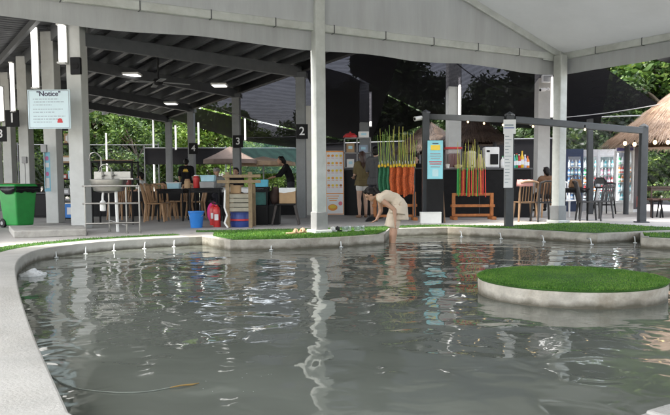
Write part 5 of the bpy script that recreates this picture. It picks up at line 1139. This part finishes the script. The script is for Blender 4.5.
def hand_mb(mb, w0, d, side, k, fist=.5, bend=None):
    d = d.normalized(); s = (side-d*side.dot(d)).normalized(); n_ = (bend or d.cross(s)).normalized(); n_ = (n_-d*n_.dot(d)).normalized()
    a = w0; b_ = w0+d*.075*k
    for t in (-.028, -.009, .009, .028): mb.cap(a+s*t*.6*k, b_+s*t*k, .014*k, .012*k, 8)
    for t, L_ in ((-.031, .062), (-.011, .078), (.010, .074), (.030, .06)):
        p0 = b_+s*t*1.05*k; p1 = p0+(d*.9+n_*fist*.5)*L_*.5*k; p2 = p1+(d*(1-fist*.6)+n_*fist)*L_*.5*k
        mb.cap(p0, p1, .0095*k, .0085*k, 7); mb.cap(p1, p2, .0085*k, .007*k, 7)
    q0 = a-s*.03*k+d*.018*k; q1 = q0+(-s*.8+d*.7)*.04*k; q2 = q1+(d+n_*.3-s*.1)*.03*k
    mb.cap(q0, q1, .013*k, .011*k, 7); mb.cap(q1, q2, .011*k, .008*k, 7)
def torso(mb, J, g=0, low=True):
    k, w_ = J['k'], J['w']; sx = (J['shoR']-J['shoL']).normalized()
    for s in (-1, 1):
        mb.cap(J['pel']+sx*s*.075*w_*k, J['wai']+sx*s*.05*w_*k, (.095+g)*k, (.092+g)*k); mb.cap(J['wai']+sx*s*.05*w_*k, J['che']+sx*s*.075*w_*k, (.092+g)*k, (.10+g)*k)
        mb.cap(J['che']+sx*s*.075*w_*k, lerp(J['nk'], J['sho'+'LR'[s > 0]], .75)-V((0, 0, .03))*0, (.10+g)*k, (.058+g)*k)
        mb.cap(J['nk']-(J['nk']-J['che'])*.15, J['sho'+'LR'[s > 0]], (.055+g)*k, (.052+g)*k)
def person(label, loc, rz, J, top, sleeve, bottom, leglen, hair=HAIR, hlen=0, shoe=BLKP, skin=SKIN, vox=.014, dress=None, hem=.0, tail=False, cap_=None, logo=None, fist=.5, hbend=None, grp=None):
    r = thing('person', label, 'person', loc, rz, grp); k = J['k']; mb = MB()
    torso(mb, J); f, u = J['face'].normalized(), J['hup'].normalized(); sx = f.cross(u).normalized(); R3 = Matrix((sx, -f, u)).transposed()
    for n_ in 'LR':
        mb.cap(J['hip'+n_], lerp(J['hip'+n_], J['kne'+n_], .5), .092*k, .076*k); mb.cap(lerp(J['hip'+n_], J['kne'+n_], .5), J['kne'+n_], .076*k, .055*k); m_ = lerp(J['kne'+n_], J['ank'+n_], .32); bk_ = (J['kne'+n_]-J['toe'+n_]); bk_.z = 0; m_ = m_+(bk_.normalized()*.012*k if bk_.length > .01 else V((0, 0, 0)))
        mb.cap(J['kne'+n_], m_, .053*k, .057*k); mb.cap(m_, J['ank'+n_], .057*k, .037*k)
        if 'toe'+n_ in J: mb.cap(J['ank'+n_]-V((0, 0, .04*k)), J['toe'+n_], .036*k, .028*k)
        mb.cap(J['sho'+n_], J['elb'+n_], .052*k, .038*k); mb.cap(J['elb'+n_], J['wri'+n_], .039*k, .025*k)
        hand_mb(mb, J['wri'+n_], J['wri'+n_]-J['elb'+n_] if 'hd'+n_ not in J else J['hd'+n_], sx if n_ == 'R' else -sx, k, fist, hbend)
    h0 = J['hd']; mb.cap(J['nk'], h0-u*.05*k, .055*k, .05*k)
    mb.ell(h0+u*.02*k, (.076*k, .095*k, .10*k), R3); mb.ell(h0-u*.055*k+f*.022*k, (.058*k, .068*k, .068*k), R3); mb.ell(h0-u*.10*k+f*.055*k, .026*k)
    mb.cap(h0+f*.09*k+u*.01*k, h0+f*.108*k-u*.028*k, .010*k, .015*k, 7); mb.ell(h0+f*.086*k-u*.062*k, (.026*k, .014*k, .010*k), R3)
    for s in (-1, 1): mb.ell(h0+sx*s*.077*k-u*.01*k-f*.005*k, (.010*k, .02*k, .032*k), R3); mb.ell(h0+sx*s*.033*k+u*.028*k+f*.086*k, (.022*k, .010*k, .008*k), R3)
    remesh(mb, 'body', skin, r, vox, 3)
    for s in (-1, 1): mb = MB(); mb.ell(h0+sx*s*.031*k+u*.010*k+f*.086*k, (.013*k, .009*k, .007*k), R3); mb.build('eye', HAIR, r, smooth=True)
    if top:
        mb = MB(); torso(mb, J, .016)
        for n_ in 'LR':
            if sleeve > 0: mb.cap(J['sho'+n_], lerp(J['sho'+n_], J['elb'+n_], min(1, sleeve)), .07*k, (.062 if sleeve <= 1 else .05)*k)
            if sleeve > 1: mb.cap(J['elb'+n_], lerp(J['elb'+n_], J['wri'+n_], sleeve-1), .052*k, .04*k)
        if hem: 
            dn = (J['pel']-J['wai']).normalized(); s_ = (J['shoR']-J['shoL']).normalized()
            for s in (-1, 0, 1): mb.tube(J['pel']+s_*s*.07*J['w']*k, J['pel']+s_*s*.082*J['w']*k+dn*hem*k, .130*k, .142*k, 14)
        if dress:
            for a, b_, ra, rb in dress: mb.tube(a, b_, ra, rb, 18)
        o = remesh(mb, 'dress' if dress else 'top', top, r, vox, 14 if dress else 4)
        tx = bpy.data.textures.new('folds', 'CLOUDS'); tx.noise_scale = .09; dm = o.modifiers.new('folds', 'DISPLACE'); dm.texture = tx; dm.strength = .018*k; dm.mid_level = .5; dm.texture_coords = 'LOCAL'
    if bottom:
        mb = MB(); s_ = (J['hipR']-J['hipL']).normalized()
        mb.cap(J['pel']-s_*.07*k-V((0, 0, .03*k)), J['pel']+s_*.07*k-V((0, 0, .03*k)), .10*k)
        for n_ in 'LR':
            e = lerp(J['hip'+n_], J['kne'+n_], min(1, leglen)); mb.cap(J['hip'+n_], e, .105*k, (.092 if leglen < 1 else .072)*k)
            if leglen > 1: mb.cap(J['kne'+n_], lerp(J['kne'+n_], J['ank'+n_], leglen-1), .072*k, .055*k)
        remesh(mb, 'shorts' if leglen < 1.2 else 'trousers', bottom, r, vox, 2)
    if shoe and 'toeL' in J:
        for n_ in 'LR':
            mb = MB(); mb.cap(J['ank'+n_]-V((0, 0, .045*k)), J['toe'+n_], .043*k, .036*k); mb.cap(J['ank'+n_]-V((0, 0, .045*k))-(J['toe'+n_]-J['ank'+n_]).normalized()*.03*k, J['ank'+n_]-V((0, 0, .045*k)), .04*k); remesh(mb, 'shoe', shoe, r, .012, 2)
    mb = MB(); mb.ell(h0+u*.038*k-f*.016*k, (.087*k, .098*k, .098*k), R3); mb.ell(h0-u*.02*k-f*.045*k, (.08*k, .06*k, .08*k), R3); mb.cap(h0+u*.1*k+f*.045*k-sx*.04*k, h0+u*.1*k+f*.045*k+sx*.04*k, .03*k)
    for s in (-1, 1): mb.cap(h0+sx*s*.076*k+u*.04*k, h0+sx*s*.076*k-u*.015*k-f*.02*k, .022*k, .016*k)
    if hlen: 
        b_ = J.get('hairend', h0-u*hlen*k-f*.085*k)
        mb.cap(h0-f*.06*k, lerp(h0-f*.075*k, b_, .5)-f*.01, .08*k, .075*k); mb.cap(lerp(h0-f*.075*k, b_, .5)-f*.01, b_, .075*k, .035*k)
    if tail:
        b_ = J['hairend']; t0 = h0-f*.10*k+u*.03*k; mb.cap(t0, t0-f*.04*k, .03*k); mb.cap(t0-f*.04*k, lerp(t0, b_, .6)+u*.02*k, .035*k, .04*k); mb.cap(lerp(t0, b_, .6)+u*.02*k, b_, .04*k, .015*k)
    o = remesh(mb, 'hair', hair, r, vox, 2); tx = bpy.data.textures.new('strands', 'CLOUDS'); tx.noise_scale = .03; dm = o.modifiers.new('d', 'DISPLACE'); dm.texture = tx; dm.strength = .012; dm.texture_coords = 'LOCAL'
    if cap_: mb = MB(); mb.ell(h0+u*.05*k-f*.01*k, (.10*k, .115*k, .09*k), R3); mb.ell(h0+u*.06*k+f*.10*k, (.07*k, .08*k, .012*k), R3); remesh(mb, 'hat', cap_, r, vox, 2)
    if logo: mb = MB(); c = J['che']-J['face']*(-.125*k) if False else J['che']+V((0, .128*k, .03*k)); mb.ell(c, (.085*k, .012*k, .04*k)); mb.build('shirt_emblem', logo, r, smooth=True)
    return r
OLV = M('olive cloth', (.15, .115, .05), .85, var=.12); GRT = M('charcoal tee', (.085, .085, .09), .85, var=.1); WSH = M('white shorts', (.7, .69, .67), .85, var=.06); DKT = M('dark trousers', (.03, .03, .04), .85); BLT = M('black tee', (.012, .012, .014), .85); BGD = M('beige dress cloth', (.66, .56, .44), .85, var=.07)
# the two customers seen from behind
W0 = gz(362.5, 217.6); J = stand_pose(1.66, .88, arms=((0, -.05, -.27), (.03, -.16, -.05)), stride=.05)
person('woman in olive top and white shorts with long dark hair standing at the counter', W0, PI+.25, J, OLV, .75, WSH, .42, HAIRB, .30, M('sandal tan', (.3, .17, .1), .6), SKIN2, .010, hem=.14)
M0 = gz(376, 218.4); J = stand_pose(1.76, 1.02, arms=((0, -.02, -.28), (.02, -.14, -.18)), armsR=((0, -.06, -.27), (.05, -.2, -.02)), stride=-.03)
person('man in charcoal T-shirt with short black hair standing beside the woman', M0, PI-.35, J, GRT, .85, DKT, .95, HAIR, 0, M('dark shoe', (.03, .03, .03), .5), SKIN2, .010, hem=.16)
# vendor behind the counter
V0 = V((D(416, 200, 19.6).x, 19.6, DK)); J = stand_pose(1.64, 1, arms=((0, -.16, -.22), (.05, -.22, .0)))
person('vendor in a black top standing behind the counter beside the nets', V0, -.5, J, BLT, 1.6, DKT, 1.9, HAIR, .12, None, SKIN, .014)
# far seated and standing people
B0 = V((D(187, 200, 24.0).x, 24.0, DK)); J = stand_pose(1.76, 1.08, arms=((0, .03, -.28), (.02, -.12, -.2)))
person('person in black T-shirt with yellow emblem standing with back turned', B0, PI, J, BLT, .8, DKT, 1.9, HAIR, 0, BLKP, SKIN, .015, hem=.12, logo=YLW) if False else None
pr_ = person('person in black T-shirt with yellow emblem standing below sign 4', B0, PI, J, BLT, .8, DKT, 1.9, HAIR, 0, BLKP, SKIN, .015, hem=.12, logo=None)
mb = MB(); mb.box((0, .137, 1.36), (.15, .006, .05)); mb.box((0, .137, 1.31), (.19, .006, .018)); mb.box((0, .137, 1.40), (.1, .006, .015)); mb.build('shirt_emblem', YLW, pr_)
def seat(px, d, zoff, rz, h, label, top, skin=SKIN, hair=HAIR, **kw):
    p = D(px, 200, d); return person(label, (p.x, p.y, DK+zoff), rz, sit_pose(h), top, kw.pop('sl', .7), DKT, 1.9, hair, kw.pop('hlen', 0), BLKP, skin, .016, **kw)
sd = dup(ch, (D(141, 200, 20.6).x, 20.65, DK), -1.6, 'tan plastic chair under the seated person in white', gch)
seat(141.5, 20.6, .02, -1.5, 1.66, 'person in white shirt with dark vest strap seated beyond the black barrier', WHITE, sl=.6)
seat(163.5, 20.2, -.08, .2, 1.42, 'child in dark red shirt seated beyond the table with the light blue box', M('dark red cloth', (.25, .02, .03), .85))
seat(177, 20.0, -.06, -.1, 1.45, 'child with black hair facing forward behind the light blue box', M('grey white cloth', (.5, .5, .5), .85), SKIN2)
seat(217, 19.4, .10, .4, 1.68, 'large person in grey shirt and grey hat seated behind the red jar table', M('grey cloth', (.25, .25, .24), .85), cap_=M('grey hat', (.3, .29, .27), .85))
seat(236.5, 20.4, .1, -.2, 1.70, 'person in black seated behind the wooden rack', BLT)
LP = V((D(291, 200, 19.9).x, 19.9, DK)); J = stand_pose(1.66, 1, arms=((0, -.12, -.24), (.03, -.2, -.08)))
for n_, dx in (('wai', -.02), ('che', -.10), ('nk', -.18), ('hd', -.27), ('shoL', -.14), ('shoR', -.14), ('elbL', -.22), ('elbR', -.2), ('wriL', -.28), ('wriR', -.26)): J[n_] = J[n_]+V((0, dx, -.02 if n_ == 'hd' else 0))
person('person in black leaning to the left between sign 2 and the carton', LP, -1.35, J, BLT, 1.5, DKT, 1.9, HAIR, .1, BLKP, SKIN, .015)
dup(ch, gz(546.5, 217.2), PI+.1, 'tan plastic chair under the seated person in brown', None)
seat(546, 17.35, .14, PI+.1, 1.5, 'person in brown top seated with back to us near the tent corner post', M('brown cloth', (.16, .085, .045), .85), hlen=.1)
# ---- the girl bending at the pool edge (joints in world space, then moved to her root)
dg = 11.75; GR = D(391.5, 243, dg); GR.z = -.18
def q3(px, py, dd=0): return D(px, py, dg+dd)-V((GR.x, GR.y, GR.z))
J = dict(k=.93, w=.86, pel=q3(399.5, 203.5), wai=q3(394.5, 198.5), che=q3(387, 196.2), nk=q3(377.8, 195.2), hd=q3(370.3, 194.3), face=V((-.72, -.12, -.68)), hup=V((-.66, 0, .72)),
         hipL=q3(398.5, 206, .09), hipR=q3(398, 207, -.09), kneL=q3(392.5, 223.5, .08), kneR=q3(394.5, 224.5, -.10), ankL=q3(390.5, 249, .10), ankR=q3(392, 249.5, -.10), toeL=q3(382, 252, .1), toeR=q3(384, 252.5, -.1),
         shoL=q3(379.5, 198.5, .15), shoR=q3(381, 199.5, -.15), elbL=q3(381, 210.5, .17), elbR=q3(394.5, 210, -.22), wriL=q3(376.5, 219.8, .12), wriR=q3(395.3, 221.5, -.24),
         hdL=V((-.85, .1, -.5)), hdR=V((-.05, .05, -1)), hairend=q3(383.5, 196, -.06))
dr = [(q3(399, 202.5), q3(398.2, 219.5), .14, .175), (q3(396.5, 208, -.03), q3(391.5, 227.5, -.04), .125, .125), (q3(398.5, 205.5, -.09), q3(397.5, 214, -.10), .125, .14), (q3(394, 200.5, -.03), q3(399, 205, -.05), .115, .135)]
person('girl in beige sleeveless dress bending forward in the shallow water by the edge', GR, 0, J, BGD, 0, None, 0, HAIR, 0, None, SKIN, .0085, dress=dr, tail=True, fist=.35)
# dark pouch and wristband by her hand
p = G(371.5, 221.5); r = thing('pouch', 'small black pouch on the pool edge at the hand of the bending girl', 'pouch', p, .2); mb = MB(); mb.add(taper((.15, .07), (.07, .035), 0, .10), BOX); mb.build('body', BLKP, r, bevel=.02); mb = MB(); mb.path([(-.06, 0, .1), (-.03, 0, .17), (.04, 0, .16), (.06, 0, .1)], .008, 6); mb.build('strap', BLK, r)
